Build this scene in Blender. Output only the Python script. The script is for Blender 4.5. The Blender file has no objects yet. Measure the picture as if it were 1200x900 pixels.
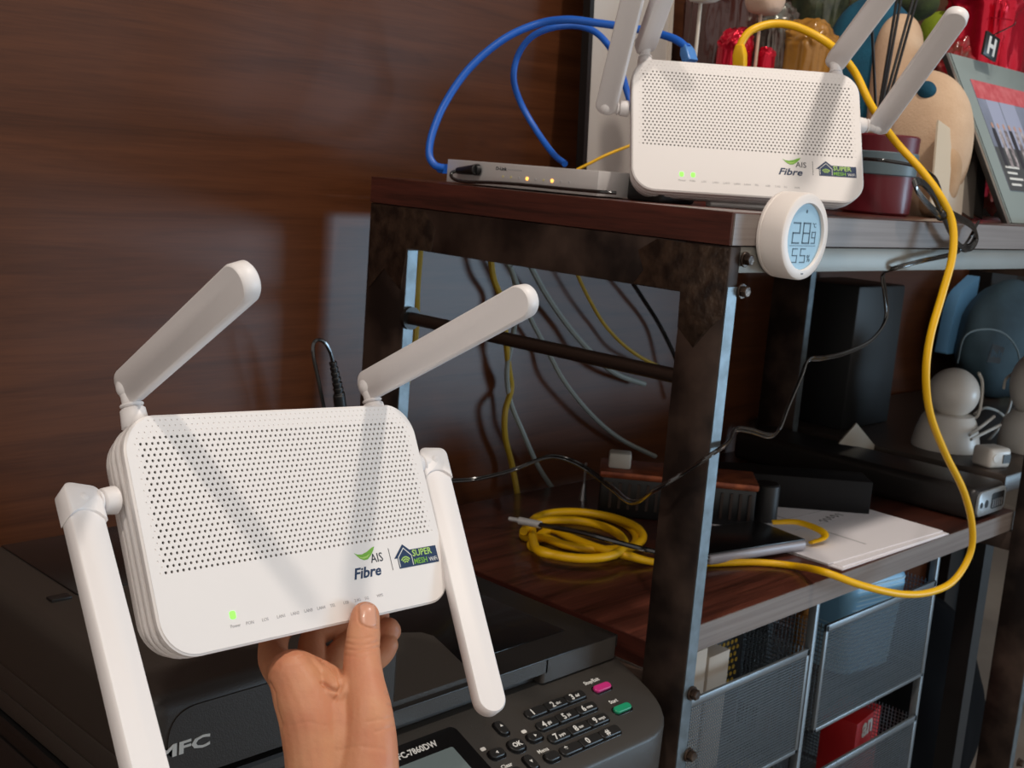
import bpy, bmesh, math, random
from mathutils import Vector as V, Matrix as M, noise
S = bpy.context.scene
COL = S.collection
random.seed(7)
# ------------------------------------------------------------------ camera
F = 1421.05                                   # focal length in pixels of the 1200 px wide frame
ZC = 1.125                                    # camera height
RW = ((0.702011, -0.708042, 0.076537), (-0.073558, -0.178984, -0.981098), (0.708357, 0.683112, -0.177731))
RGT, DWN, FWD = (V(r).normalized() for r in RW)
CAMP = V((0, 0, ZC))
cam = bpy.data.cameras.new('camera')
cam.sensor_width = 36; cam.lens = F * 36 / 1200; cam.clip_start = .01; cam.clip_end = 50
cam.dof.use_dof = True; cam.dof.focus_distance = .74; cam.dof.aperture_fstop = 26
camo = bpy.data.objects.new('camera', cam); COL.objects.link(camo)
camo.matrix_world = M.Translation(CAMP) @ M((RGT, -DWN, -FWD)).transposed().to_4x4()
S.camera = camo
# ------------------------------------------------------------------ light
S.view_settings.view_transform = 'Standard'; S.view_settings.look = 'None'
S.view_settings.gamma = 1; S.view_settings.exposure = 0; S.view_settings.use_curve_mapping = False
w = bpy.data.worlds.new('world'); S.world = w; w.use_nodes = True
w.node_tree.nodes['Background'].inputs[0].default_value = (.9, .85, .8, 1)
w.node_tree.nodes['Background'].inputs[1].default_value = .70
def area(name, loc, target, size, power, color, shape='DISK', sy=None):
    l = bpy.data.lights.new(name, 'AREA'); l.shape = shape; l.size = size
    if sy: l.shape = 'RECTANGLE'; l.size_y = sy
    l.energy = power; l.color = color
    o = bpy.data.objects.new(name, l); COL.objects.link(o); o.location = loc
    o.rotation_euler = (V(target) - V(loc)).to_track_quat('-Z', 'Y').to_euler()
    return o
area('ceiling_lamp', (-.42, -.05, 2.56), (-.30, .2, 0), .10, 12.5, (1, .90, .80))
area('ceiling_lamp', (1.06, .02, 2.56), (1.0, .3, 0), .12, 14.0, (1, .90, .80))
area('daylight', (5.2, -3.0, .55), (1.6, 1.1, .6), 2.4, 135.0, (.52, .77, 1), sy=1.0)
# ------------------------------------------------------------------ helpers
def ray(px, py): return RGT * ((px - 600) / F) + DWN * ((py - 450) / F) + FWD
def aX(px, py, x): d = ray(px, py); return CAMP + d * (x / d.x)
def aY(px, py, y): d = ray(px, py); return CAMP + d * (y / d.y)
def aZ(px, py, z): d = ray(px, py); return CAMP + d * ((z - ZC) / d.z)
def aD(px, py, dep): return CAMP + ray(px, py) * dep
def ppx(p):
    q = p - CAMP; z = q.dot(FWD); return (600 + F * q.dot(RGT) / z, 450 + F * q.dot(DWN) / z, z)
def lin(c):
    return tuple((x / 255 / 12.92 if x <= 10.3 else ((x / 255 + .055) / 1.055) ** 2.4) for x in c) + (1,)
MATS = {}
def mat(name, rgb, rough=.5, metal=0, rgb2=None, scale=20, stretch=(1, 1, 1), bump=0, bscale=None, coat=0, spec=.5, emit=None, es=1, trans=0, sss=0, lo=.35, hi=.65, alpha=None, detail=4, r2=None):
    if name in MATS: return MATS[name]
    m = bpy.data.materials.new(name); m.use_nodes = True
    nt = m.node_tree; b = nt.nodes['Principled BSDF']
    b.inputs['Base Color'].default_value = lin(rgb); b.inputs['Roughness'].default_value = rough
    b.inputs['Metallic'].default_value = metal; b.inputs['Coat Weight'].default_value = coat
    b.inputs['Coat Roughness'].default_value = .08
    b.inputs['Specular IOR Level'].default_value = spec
    if trans: b.inputs['Transmission Weight'].default_value = trans
    if alpha is not None: b.inputs['Alpha'].default_value = alpha
    if sss:
        b.inputs['Subsurface Weight'].default_value = sss; b.inputs['Subsurface Radius'].default_value = (1, .4, .25); b.inputs['Subsurface Scale'].default_value = .004
    if emit: b.inputs['Emission Color'].default_value = lin(emit); b.inputs['Emission Strength'].default_value = es
    if rgb2 or bump or r2 is not None:
        tc = nt.nodes.new('ShaderNodeTexCoord'); mp = nt.nodes.new('ShaderNodeMapping'); mp.inputs['Scale'].default_value = stretch
        n = nt.nodes.new('ShaderNodeTexNoise'); n.inputs['Scale'].default_value = scale; n.inputs['Detail'].default_value = detail
        nt.links.new(tc.outputs['Object'], mp.inputs[0]); nt.links.new(mp.outputs[0], n.inputs['Vector'])
        if rgb2 or r2 is not None:
            mr = nt.nodes.new('ShaderNodeMapRange'); mr.inputs[1].default_value = lo; mr.inputs[2].default_value = hi
            nt.links.new(n.outputs[0], mr.inputs[0])
        if rgb2:
            r = nt.nodes.new('ShaderNodeMix'); r.data_type = 'RGBA'
            nt.links.new(mr.outputs[0], r.inputs[0])
            r.inputs[6].default_value = lin(rgb); r.inputs[7].default_value = lin(rgb2)
            nt.links.new(r.outputs[2], b.inputs['Base Color'])
        if r2 is not None:
            m2 = nt.nodes.new('ShaderNodeMapRange'); m2.inputs[3].default_value = rough; m2.inputs[4].default_value = r2
            nt.links.new(mr.outputs[0], m2.inputs[0]); nt.links.new(m2.outputs[0], b.inputs['Roughness'])
        if bump:
            n2 = n
            if bscale:
                n2 = nt.nodes.new('ShaderNodeTexNoise'); n2.inputs['Scale'].default_value = bscale; nt.links.new(mp.outputs[0], n2.inputs['Vector'])
            bp = nt.nodes.new('ShaderNodeBump'); bp.inputs['Strength'].default_value = bump; bp.inputs['Distance'].default_value = .002
            nt.links.new(n2.outputs[0], bp.inputs['Height']); nt.links.new(bp.outputs[0], b.inputs['Normal'])
    MATS[name] = m; return m
def wood(name, dark, light, rough, axis, coat=.0, scale=1.0, spec=.5, wall=False):
    m = bpy.data.materials.new(name); m.use_nodes = True; nt = m.node_tree; b = nt.nodes['Principled BSDF']
    b.inputs['Roughness'].default_value = rough; b.inputs['Coat Weight'].default_value = coat; b.inputs['Coat Roughness'].default_value = .12
    b.inputs['Specular IOR Level'].default_value = spec
    tc = nt.nodes.new('ShaderNodeTexCoord'); mp = nt.nodes.new('ShaderNodeMapping')
    st = [22 * scale] * 3; st[axis] = 1.2 * scale; mp.inputs['Scale'].default_value = st
    n = nt.nodes.new('ShaderNodeTexNoise'); n.inputs['Scale'].default_value = 1.0; n.inputs['Detail'].default_value = 7; n.inputs['Roughness'].default_value = .62; n.inputs['Distortion'].default_value = .6
    mp2 = nt.nodes.new('ShaderNodeMapping'); st2 = [260 * scale] * 3; st2[axis] = 9 * scale; mp2.inputs['Scale'].default_value = st2
    n2 = nt.nodes.new('ShaderNodeTexNoise'); n2.inputs['Scale'].default_value = 1.0; n2.inputs['Detail'].default_value = 3
    if wall:
        mp.inputs['Scale'].default_value = (2.2, 34, 34); mp.inputs['Rotation'].default_value = (0, .05, 0); n.inputs['Distortion'].default_value = 1.2
        mp2.inputs['Scale'].default_value = (16, 520, 520); mp2.inputs['Rotation'].default_value = (0, .05, 0)
    for a, c in ((mp, n), (mp2, n2)):
        nt.links.new(tc.outputs['Object'], a.inputs[0]); nt.links.new(a.outputs[0], c.inputs['Vector'])
    ad = nt.nodes.new('ShaderNodeMath'); ad.operation = 'MULTIPLY_ADD'; ad.inputs[1].default_value = .35
    nt.links.new(n2.outputs[0], ad.inputs[0]); nt.links.new(n.outputs[0], ad.inputs[2])
    mr = nt.nodes.new('ShaderNodeMapRange'); mr.inputs[1].default_value = (.30 if wall else .48); mr.inputs[2].default_value = (.80 if wall else .88)
    nt.links.new(ad.outputs[0], mr.inputs[0])
    r = nt.nodes.new('ShaderNodeMix'); r.data_type = 'RGBA'; r.inputs[6].default_value = lin(dark); r.inputs[7].default_value = lin(light)
    nt.links.new(mr.outputs[0], r.inputs[0]); nt.links.new(r.outputs[2], b.inputs['Base Color'])
    bp = nt.nodes.new('ShaderNodeBump'); bp.inputs['Strength'].default_value = .06; bp.inputs['Distance'].default_value = .001
    nt.links.new(n2.outputs[0], bp.inputs['Height']); nt.links.new(bp.outputs[0], b.inputs['Normal'])
    MATS[name] = m; return m

def tag(o, label=None, cat=None, group=None, kind=None):
    if label: o['label'] = label
    if cat: o['category'] = cat
    if group: o['group'] = group
    if kind: o['kind'] = kind
    return o
def empty(name, loc, label, cat, group=None, rot=None):
    o = bpy.data.objects.new(name, None); COL.objects.link(o); o.empty_display_size = .02
    o.matrix_world = M.Translation(loc) @ (rot.to_4x4() if rot else M.Identity(4))
    return tag(o, label, cat, group)
def inv(parent):
    m = M.Identity(4)
    while parent: m = parent.matrix_basis @ m; parent = parent.parent
    return m.inverted()
class MB:
    """collects shapes in world space; build() links them as one mesh"""
    def __init__(s): s.v = []; s.f = []
    def add(s, vs, fs, m=None):
        k = len(s.v); s.v += [(m @ V(p)) if m else V(p) for p in vs]; s.f += [tuple(i + k for i in f) for f in fs]; return s
    def bm(s, b, m=None):
        b.verts.index_update(); s.add([v.co.copy() for v in b.verts], [[v.index for v in f.verts] for f in b.faces], m); b.free(); return s
    def box(s, a, b, m=None, bev=0, seg=2):
        a = V(a); b = V(b); bmx = bmesh.new(); bmesh.ops.create_cube(bmx, size=1)
        for v in bmx.verts: v.co = V(((a[i] + b[i]) / 2 + v.co[i] * abs(b[i] - a[i]) for i in range(3)))
        if bev: bmesh.ops.bevel(bmx, geom=bmx.edges[:], offset=bev, segments=seg, profile=.5, affect='EDGES')
        return s.bm(bmx, m)
    def cyl(s, p, q, r, r2=None, n=20, m=None, bev=0):
        p = V(p); q = V(q); d = (q - p); L = d.length; r2 = r if r2 is None else r2
        mm = M.Translation(p) @ d.to_track_quat('Z', 'Y').to_matrix().to_4x4()
        prof = [(0, 0), (r - bev, 0), (r, bev), (r2, L - bev), (r2 - bev, L), (0, L)] if bev else [(0, 0), (r, 0), (r2, L), (0, L)]
        return s.lathe(prof, n, (m @ mm) if m else mm)
    def lathe(s, prof, n=24, m=None):
        vs = []; fs = []; idx = []
        for (r, z) in prof:
            if r <= 1e-9: idx.append([len(vs)]); vs.append((0, 0, z))
            else:
                idx.append(list(range(len(vs), len(vs) + n)))
                vs += [(r * math.cos(2 * math.pi * k / n), r * math.sin(2 * math.pi * k / n), z) for k in range(n)]
        for a, b in zip(idx, idx[1:]):
            for k in range(n):
                k2 = (k + 1) % n
                if len(a) == 1 and len(b) == 1: continue
                if len(a) == 1: fs.append((a[0], b[k], b[k2]))
                elif len(b) == 1: fs.append((a[k], a[k2], b[0]))
                else: fs.append((a[k], a[k2], b[k2], b[k]))
        return s.add(vs, fs, m)
    def ball(s, c, r, n=20, m=None, sc=(1, 1, 1)):
        k = n // 2; mm = M.Translation(c) @ M.Diagonal((*sc, 1))
        return s.lathe([(r * math.sin(math.pi * i / k), -r * math.cos(math.pi * i / k)) for i in range(k + 1)], n, (m @ mm) if m else mm)
    def loft(s, rings, m=None, cap=True):
        n = len(rings[0]); vs = [p for r in rings for p in r]; fs = []
        for i in range(len(rings) - 1):
            for k in range(n):
                k2 = (k + 1) % n; fs.append((i * n + k, i * n + k2, (i + 1) * n + k2, (i + 1) * n + k))
        if cap: fs += [tuple(range(n - 1, -1, -1)), tuple((len(rings) - 1) * n + k for k in range(n))]
        return s.add(vs, fs, m)
    def prism(s, pts2, z0, z1, m=None): return s.loft([[(x, y, z0) for x, y in pts2], [(x, y, z1) for x, y in pts2]], m)
    def tube(s, pts, r, n=10, res=6, closed=False, flat=1):
        P = smooth(pts, res, closed); R = r if isinstance(r, (list, tuple)) else [r] * len(pts)
        rings = []; T = []
        for i, p in enumerate(P):
            a = P[(i - 1) % len(P)] if closed or i else P[0]; b = P[(i + 1) % len(P)] if closed or i < len(P) - 1 else P[-1]
            T.append((b - a).normalized())
        u = T[0].orthogonal().normalized()
        for i, p in enumerate(P):
            t = T[i]; u = (u - t * u.dot(t)).normalized(); w_ = t.cross(u)
            f = i / max(1, len(P) - 1) * (len(R) - 1); k = min(int(f), len(R) - 2) if len(R) > 1 else 0
            rr = R[k] + (R[min(k + 1, len(R) - 1)] - R[k]) * (f - k)
            rings.append([p + (u * math.cos(2 * math.pi * j / n) + w_ * math.sin(2 * math.pi * j / n) * flat) * rr for j in range(n)])
        if closed: rings.append(rings[0]); return s.loft(rings, cap=False)
        return s.loft(rings)
    def build(s, name, material, parent=None, sm=40, label=None, kind=None):
        me = bpy.data.meshes.new(name); iv = inv(parent)
        me.from_pydata([tuple(iv @ p) for p in s.v], [], s.f); me.update()
        b = bmesh.new(); b.from_mesh(me); bmesh.ops.recalc_face_normals(b, faces=b.faces); b.to_mesh(me); b.free()
        me.materials.append(material)
        if sm: me.shade_smooth(); me.set_sharp_from_angle(angle=math.radians(sm))
        o = bpy.data.objects.new(name, me); COL.objects.link(o)
        if parent: o.parent = parent
        if label: o['label'] = label
        if kind: o['kind'] = kind
        return o
def smooth(pts, res=6, closed=False):
    P = [V(p) for p in pts]; n = len(P)
    if n < 3: return P
    out = []
    rng = range(n) if closed else range(n - 1)
    for i in rng:
        p0 = P[(i - 1) % n] if closed or i else P[0] * 2 - P[1]; p1 = P[i]; p2 = P[(i + 1) % n]
        p3 = P[(i + 2) % n] if closed or i < n - 2 else P[-1] * 2 - P[-2]
        for k in range(res):
            t = k / res
            out.append(.5 * ((2 * p1) + (p2 - p0) * t + (2 * p0 - 5 * p1 + 4 * p2 - p3) * t * t + (3 * p1 - p0 - 3 * p2 + p3) * t ** 3))
    if not closed: out.append(P[-1])
    return out
def rrect(w_, h, r, n=8, cx=0, cy=0):
    out = []
    for (sx, sy, a0) in ((1, 1, 0), (-1, 1, 90), (-1, -1, 180), (1, -1, 270)):
        for k in range(n + 1):
            a = math.radians(a0 + 90 * k / n)
            out.append((cx + sx * (w_ / 2 - r) + r * math.cos(a), cy + sy * (h / 2 - r) + r * math.sin(a)))
    return out
def single(name, mb, material, label, cat, group=None, kind=None, sm=40, base=None):
    """a thing that is one mesh"""
    o = mb.build(name, material, None, sm)
    return tag(o, label, cat, group, kind)
def text(s, size, m, name, material, parent, align='LEFT', ext=.00008, bold=0, sx=1, shear=0):
    c = bpy.data.curves.new('t', 'FONT'); c.body = s; c.size = size; c.extrude = ext; c.offset = bold; c.align_x = align; c.shear = shear; c.resolution_u = 2
    o = bpy.data.objects.new('t', c); COL.objects.link(o)
    bpy.context.view_layer.update()
    me = bpy.data.meshes.new_from_object(o.evaluated_get(bpy.context.evaluated_depsgraph_get()))
    bpy.data.objects.remove(o); bpy.data.curves.remove(c)
    me.transform(inv(parent) @ m @ M.Diagonal((sx, 1, 1, 1)))
    me.materials.clear(); me.materials.append(material); me.name = name
    o = bpy.data.objects.new(name, me); COL.objects.link(o); o.parent = parent
    return o
def frame_m(o, x, y):
    """matrix with origin o, x along x, y along y"""
    x = V(x).normalized(); y = V(y); y = (y - x * y.dot(x)).normalized(); z = x.cross(y)
    return M.Translation(o) @ M((x, y, z)).transposed().to_4x4()

# ------------------------------------------------------------------ materials
wall_w = wood('wall_veneer', (52, 27, 15), (90, 51, 29), .36, 0, coat=.0, scale=1, spec=.30, wall=True)
top_w = wood('board_wood', (44, 20, 14), (98, 52, 40), .33, 0, coat=.4, scale=2)
end_w = wood('end_grain', (40, 18, 13), (92, 44, 34), .45, 1, scale=3)
steel = mat('raw_steel', (42, 34, 31), .36, .55, rgb2=(96, 78, 68), scale=14, bump=.15, lo=.42, hi=.75, r2=.55)
weld = mat('weld_patch', (84, 68, 56), .34, .6, rgb2=(48, 38, 33), scale=70, bump=.5, bscale=120)
edgelit = mat('daylit_edge', (118, 128, 134), .4, .6, rgb2=(96, 104, 108), scale=60, bump=.1)  # leg steel made paler and bluer, standing in for daylight on it
rail = mat('front_rail', (134, 132, 126), .45, .4, rgb2=(122, 120, 113), scale=20, stretch=(.3, 1, 1))
frontlit = mat('board_front', (132, 122, 116), .42, 0, rgb2=(116, 104, 98), scale=4, stretch=(1, 30, 60))  # front faces of the boards, greyed to carry the daylight
white = mat('white_plastic', (236, 231, 228), .42)
whitea = mat('antenna_plastic', (234, 230, 229), .45)
darkin = mat('vent_dark', (110, 100, 90), .8)
blackp = mat('black_plastic', (22, 21, 21), .42)
blackg = mat('black_gloss', (14, 14, 15), .22, coat=.3)
prh = mat('printer_housing', (46, 41, 37), .44, bump=.12, scale=900)
prn = mat('printer_plastic', (58, 54, 50), .42, bump=.12, scale=900)
prd = mat('printer_dark', (29, 27, 26), .36, bump=.08, scale=700)
prk = mat('printer_key', (30, 29, 28), .35)
yel = mat('yellow_jacket', (246, 190, 8), .42)
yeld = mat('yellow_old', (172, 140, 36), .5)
blu = mat('blue_jacket', (28, 98, 200), .38)
bluc = mat('blue_clear', (84, 140, 210), .25)
greyc = mat('grey_jacket', (140, 146, 142), .5)
blackc = mat('black_jacket', (22, 21, 21), .16, coat=1)
inkn = mat('ink_navy', (22, 48, 84), .5); inkd = mat('ink_dark', (38, 42, 52), .5); inkg = mat('ink_green', (120, 178, 60), .5); inkl = mat('ink_grey', (190, 187, 188), .5)
inkgl = mat('ink_green_light', (176, 214, 110), .5); inkw = mat('ink_white', (225, 225, 220), .5); inkb = mat('ink_black', (25, 25, 25), .5)
led = mat('led_green', (130, 240, 90), .4, emit=(130, 240, 80), es=1.1)
ledo = mat('led_amber', (255, 180, 90), .4, emit=(255, 170, 80), es=2.2)
alu = mat('aluminium', (190, 190, 192), .3, .85)
mesh_m = mat('mesh_metal', (128, 136, 142), .35, .8)
paper = mat('paper', (240, 235, 238), .8)
skin = mat('skin', (206, 146, 108), .52, rgb2=(196, 126, 94), scale=45, bump=.10, bscale=420, sss=.12, lo=.3, hi=.75)
nailm = mat('nail', (212, 156, 130), .34, coat=.15)

# ------------------------------------------------------------------ setting
YW = 1.10
def struct(name, mb, m, sm=0): return tag(mb.build(name, m, None, sm), kind='structure')
struct('wall_back', MB().box((-1.6, YW, 0), (2.62, YW + .05, 2.6)), wall_w)
floor_m = mat('floor_tile', (158, 148, 138), .35, rgb2=(140, 130, 122), scale=3)
struct('floor', MB().box((-2, -2, -.05), (4.6, 3.2, 0)), floor_m)
struct('ceiling', MB().box((-2, -2, 2.6), (4.6, 3.2, 2.65)), mat('ceiling_paint', (225, 220, 214), .9))
struct('wall_right', MB().box((4.55, -2, 0), (4.6, 3.2, 2.6)), mat('plaster', (120, 112, 104), .9))
struct('baseboard_back', MB().box((-1.6, YW - .012, 0), (2.62, YW, .08)), mat('baseboard', (70, 66, 62), .5))

# ------------------------------------------------------------------ steel shelf
XL, XR, YF, YB = .852, 1.695, .581, 1.059
TOPZ = 1.1003; LOWZ = ZC - .4245; YLF = .633
rk = empty('storage_rack', (XL, YF, 0), 'dark raw-steel rack with two brown wooden boards against the wood wall', 'shelf')
# upper board : brown, with grey daylight put into the colour of its front face
MB().box((XL - .001, YF + .001, TOPZ - .028), (2.05, YB, TOPZ), bev=.0006).build('upper_board', top_w, rk)
MB().box((XL - .0012, YF + .002, TOPZ - .0277), (XL - .0004, YB - .001, TOPZ - .001)).build('end_grain_face', end_w, rk)
MB().box((XL + .0005, YF - .0006, TOPZ - .0275), (2.0495, YF + .0012, TOPZ - .0012)).build('board_front', frontlit, rk, label='front edge of the upper board, grey daylight put into its colour')
MB().box((XL + .016, YLF + .0005, LOWZ - .027), (XR + .0, YB, LOWZ), bev=.0006).build('lower_board', top_w, rk)
MB().box((XL + .0154, YLF + .002, LOWZ - .0268), (XL + .0161, YB - .001, LOWZ - .0006)).build('end_grain_face', end_w, rk)
MB().box((XL + .0165, YLF - .0008, LOWZ - .0268), (XR - .001, YLF + .0008, LOWZ - .0003)).build('board_front', frontlit, rk)
bt = TOPZ - .0285
for xa in (XL, XR - .015):
    for (y0, y1) in ((YF, YF + .047), (YB - .066, YB)):
        MB().box((xa, y0, .0), (xa + .015, y1, bt), bev=.0012).build('leg', steel, rk)
    MB().box((xa, YF + .047, bt - .044), (xa + .015, YB - .066, bt), bev=.001).build('side_beam', steel, rk)
    MB().box((xa, YF + .047, LOWZ - .055), (xa + .015, YB - .066, LOWZ - .028), bev=.001).build('side_beam', steel, rk)
# front edges of the legs, daylight put into a brighter metal colour
MB().box((XL + .0006, YF - .0008, .02), (XL + .0146, YF + .0002, bt - .034)).build('leg_edge', edgelit, rk, label='front edge of the front leg, bluish daylight put into its colour')
MB().box((XL + .0006, YB - .0672, .02), (XL + .0145, YB - .066, bt - .046)).build('leg_edge', edgelit, rk)
MB().box((XR - .0145, YF - .0008, .02), (XR - .0006, YF + .0002, bt - .024)).build('leg_edge', edgelit, rk)
MB().box((XR - .0145, YB - .0672, .02), (XR - .0006, YB - .066, bt - .046)).build('leg_edge', edgelit, rk)
# front and back rails
MB().box((XL + .016, YF + .001, bt - .0225), (2.04, YF + .004, bt - .0003), bev=.0006).box((XL + .016, YF + .004, bt - .0035), (2.04, YF + .022, bt - .0003)).build('front_rail', rail, rk)
MB().box((XL + .015, YB - .004, bt - .022), (XR - .015, YB - .001, bt)).build('back_rail', steel, rk)
# weld patches : thin ground-down plates
def patch(pts, x, th, nm='weld_patch'):
    b = MB(); rings = []
    c = sum((V(p) for p in pts), V((0, 0))) / len(pts)
    b.loft([[(x, p[0], p[1]) for p in pts], [(x - th, c.x + (p[0] - c.x) * .96, c.y + (p[1] - c.y) * .96) for p in pts]]).build(nm, weld, rk)
patch([(YF + .001, bt - .002), (YF + .078, bt - .001), (YF + .098, bt - .013), (YF + .09, bt - .030), (YF + .1, bt - .043), (YF + .047, bt - .0435), (YF + .046, bt - .075), (YF + .028, bt - .09), (YF + .012, bt - .07), (YF + .001, bt - .06)], XL - .0001, .0007)
patch([(YB - .001, bt - .001), (YB - .09, bt - .001), (YB - .11, bt - .020), (YB - .105, bt - .043), (YB - .067, bt - .0438), (YB - .06, bt - .09), (YB - .03, bt - .07), (YB - .004, bt - .095)], XL - .0001, .0007)
# round cross bar with its end collar
p0 = aX(472, 372, XL + .008); p1 = aX(800, 441, XL + .008)
zb = (p0.z + p1.z) / 2
MB().cyl((XL + .008, YB - .068, zb), (XL + .008, YF + .046, zb), .0068, n=20).build('cross_bar', mat('bar_steel', (66, 54, 48), .34, .7), rk)
MB().cyl((XL + .008, YB - .0665, zb), (XL + .008, YB - .072, zb), .0125, n=16).build('bar_collar', blackp, rk)
def bolt(px, py, r=.0058):
    p = aY(px, py, YF - .0008); b = MB().cyl(p, p + V((0, -.0022, 0)), r * 1.15, n=20, bev=.0004).cyl(p + V((0, -.002, 0)), p + V((0, -.0075, 0)), r * .86, n=6, bev=.0008)
    b.build('bolt', weld, rk)
for q in ((872, 304), (868, 341), (810, 812), (806, 884)): bolt(*q)
bolt(1193, 893)

# ------------------------------------------------------------------ routers
WW, HH, TH = .22, .1333, .027
def router(R9, t, label, leds, ants):
    R = M(R9); base = R @ V((0, HH / 2, TH)) + V(t) + V((0, 0, ZC))
    Lm = M.Translation(V(t) + V((0, 0, ZC))) @ R.to_4x4()
    rt = empty('wireless_router', base, label, 'router', 'white four-antenna routers', R)
    # body with its four stacked ribs
    prof = [(.0001, .0012), (.0010, 0), (.0042, 0), (.0050, .0005), (.0053, .0034), (.0069, .0034), (.0072, .0006), (.0080, .0003), (.0104, .0004), (.0112, .0010), (.0115, .0040), (.0131, .0040), (.0134, .0012), (.0142, .0009), (.0166, .0011), (.0174, .0016), (.0177, .0046), (.0193, .0046), (.0196, .0020), (.0245, .0028), (.0268, .0052), (.027, .0075)]
    hb_ = MB().loft([[(x, y, z) for x, y in rrect(WW - 2 * i, HH - 2 * i, .022, 10)] for z, i in prof], Lm)
    hb_.f.pop(-2); hb_.build('housing', white, rt, sm=38)
    # perforated front cover
    px_, py_ = .00368, .00322
    vs = []; fs = []
    def quad(x0, y0, x1, y1):
        k = len(vs); vs.extend([(x0, y0, 0), (x1, y0, 0), (x1, y1, 0), (x0, y1, 0)]); fs.append((k, k + 1, k + 2, k + 3))
    def cell(x0, y0, x1, y1, r, dep, bottom):
        cx, cy = (x0 + x1) / 2, (y0 + y1) / 2; k = len(vs); n = 8
        out = [(x1, cy), (x1, y1), (cx, y1), (x0, y1), (x0, cy), (x0, y0), (cx, y0), (x1, y0)]
        vs.extend([(x, y, 0) for x, y in out])
        vs.extend([(cx + r * math.cos(a * math.pi / 4), cy + r * math.sin(a * math.pi / 4), 0) for a in range(8)])
        vs.extend([(cx + r * math.cos(a * math.pi / 4), cy + r * math.sin(a * math.pi / 4), dep) for a in range(8)])
        for a in range(8):
            b = (a + 1) % 8; fs.append((k + a, k + b, k + 8 + b, k + 8 + a)); fs.append((k + 8 + a, k + 8 + b, k + 16 + b, k + 16 + a))
        if bottom: fs.append(tuple(k + 16 + a for a in range(8)))
    y0 = -.0650; nrow = 27; spans = []
    for j in range(nrow):
        n_ = 57 if j >= 3 else (55 if j == 2 else (53 if j == 1 else 51))
        xs = -n_ * px_ / 2; ya = y0 + j * py_; yb = ya + py_; off = (j % 2) * px_ / 2
        spans.append((xs, -xs, ya, yb))
        x = xs
        if off: quad(x, ya, x + off, yb); x += off
        while x + px_ <= -xs + 1e-7:
            i = round((x + n_ * px_ / 2) / px_)
            solid = j >= 3 and abs(x + px_ / 2) < .0995
            if j < 4 and abs(x) > .093 and j < 3 + 0: solid = False
            if j == 3 and abs(x + px_ / 2) > .091: solid = False
            cell(x, ya, x + px_, yb, .00088 if solid else .00052, .0009 if solid else .00035, not solid); x += px_
        if x < -xs - 1e-7: quad(x, ya, -xs, yb)
    loop = []
    for (a, b, ya, yb) in spans: loop += [(b, ya), (b, yb)]
    for (a, b, ya, yb) in reversed(spans): loop += [(a, yb), (a, ya)]
    cl = []
    for p in loop:
        if not cl or (abs(p[0] - cl[-1][0]) + abs(p[1] - cl[-1][1])) > 1e-7: cl.append(p)
    b = bmesh.new(); es = []
    for L_ in (rrect(WW - .0024, HH - .0024, .0208, 10), cl):
        vv = [b.verts.new((x, y, 0)) for x, y in L_]; es += [b.edges.new((vv[i], vv[(i + 1) % len(vv)])) for i in range(len(vv))]
    bmesh.ops.triangle_fill(b, use_beauty=True, use_dissolve=False, edges=es, normal=(0, 0, -1))
    # drop faces that fell inside the perforated area
    kill = [f for f in b.faces if any(a < f.calc_center_median().x < c and ya < f.calc_center_median().y < yb for a, c, ya, yb in spans)]
    bmesh.ops.delete(b, geom=kill, context='FACES')
    mb = MB().add(vs, fs, Lm); mb.bm(b, Lm)
    mb.build('front_cover', white, rt, sm=0)
    MB().box((-.100, -.057, .0030), (.100, .0235, .0032), Lm).build('vent_backing', darkin, rt)
    # antennas
    for (bp, tp, L, kind, roll, hd) in ants:
        bl = V(bp); bw = Lm @ bl; d = ray(*tp).normalized(); rel = bw - CAMP; s_ = d.dot(rel); q = L * L - (rel.length_squared - s_ * s_)
        e = CAMP + d * (s_ - math.sqrt(q) if q > 0 else s_); ax = (e - bw).normalized(); Le = (e - bw).length
        n = (CAMP - (bw + e) / 2); n = (n - ax * n.dot(ax)).normalized(); n = M.Rotation(math.radians(roll), 3, ax) @ n
        A = frame_m(bw, ax, n.cross(ax))      # x along, y across, z towards viewer
        Wd, Tk = .0200, .0096; rr = Wd / 2
        x0 = -.0085 if hd == 2 else -.006; rb = .0050 if hd == 2 else Wd / 2 - .0014
        def ring(z, i, xa=x0, xb=None):
            xb = Le if xb is None else xb; h = Wd / 2 - i; out = []
            for k in range(17): t = math.radians(-90 + 180 * k / 16); out.append((xb - rr + (rr - i) * math.cos(t), h * math.sin(t), z))
            for cy, a0 in ((h - rb, 90), (-h + rb, 180)):
                for k in range(6): t = math.radians(a0 + 90 * k / 5); out.append((xa + i + rb + rb * math.cos(t), cy + rb * math.sin(t), z))
            return out
        ao = MB().loft([ring(-Tk / 2, .0012), ring(-Tk / 2 + .0012, 0), ring(Tk / 2 - .0012, 0), ring(Tk / 2, .0010)], A).build('antenna', whitea, rt, sm=50)
        # thicker head of the antenna, ending in a concave arc
        def head(z, i):
            h = Wd / 2 + .0004 - i; out = []
            for k in range(13): u = -1 + 2 * k / 12; out.append((.0085 - i + .0055 * u * u, h * u, z))
            for cy, a0 in ((h - rb, 90), (-h + rb, 180)):
                for k in range(6): t = math.radians(a0 + 90 * k / 5); out.append((x0 - .0006 + i + rb + rb * math.cos(t), cy + rb * math.sin(t), z))
            return out
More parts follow.
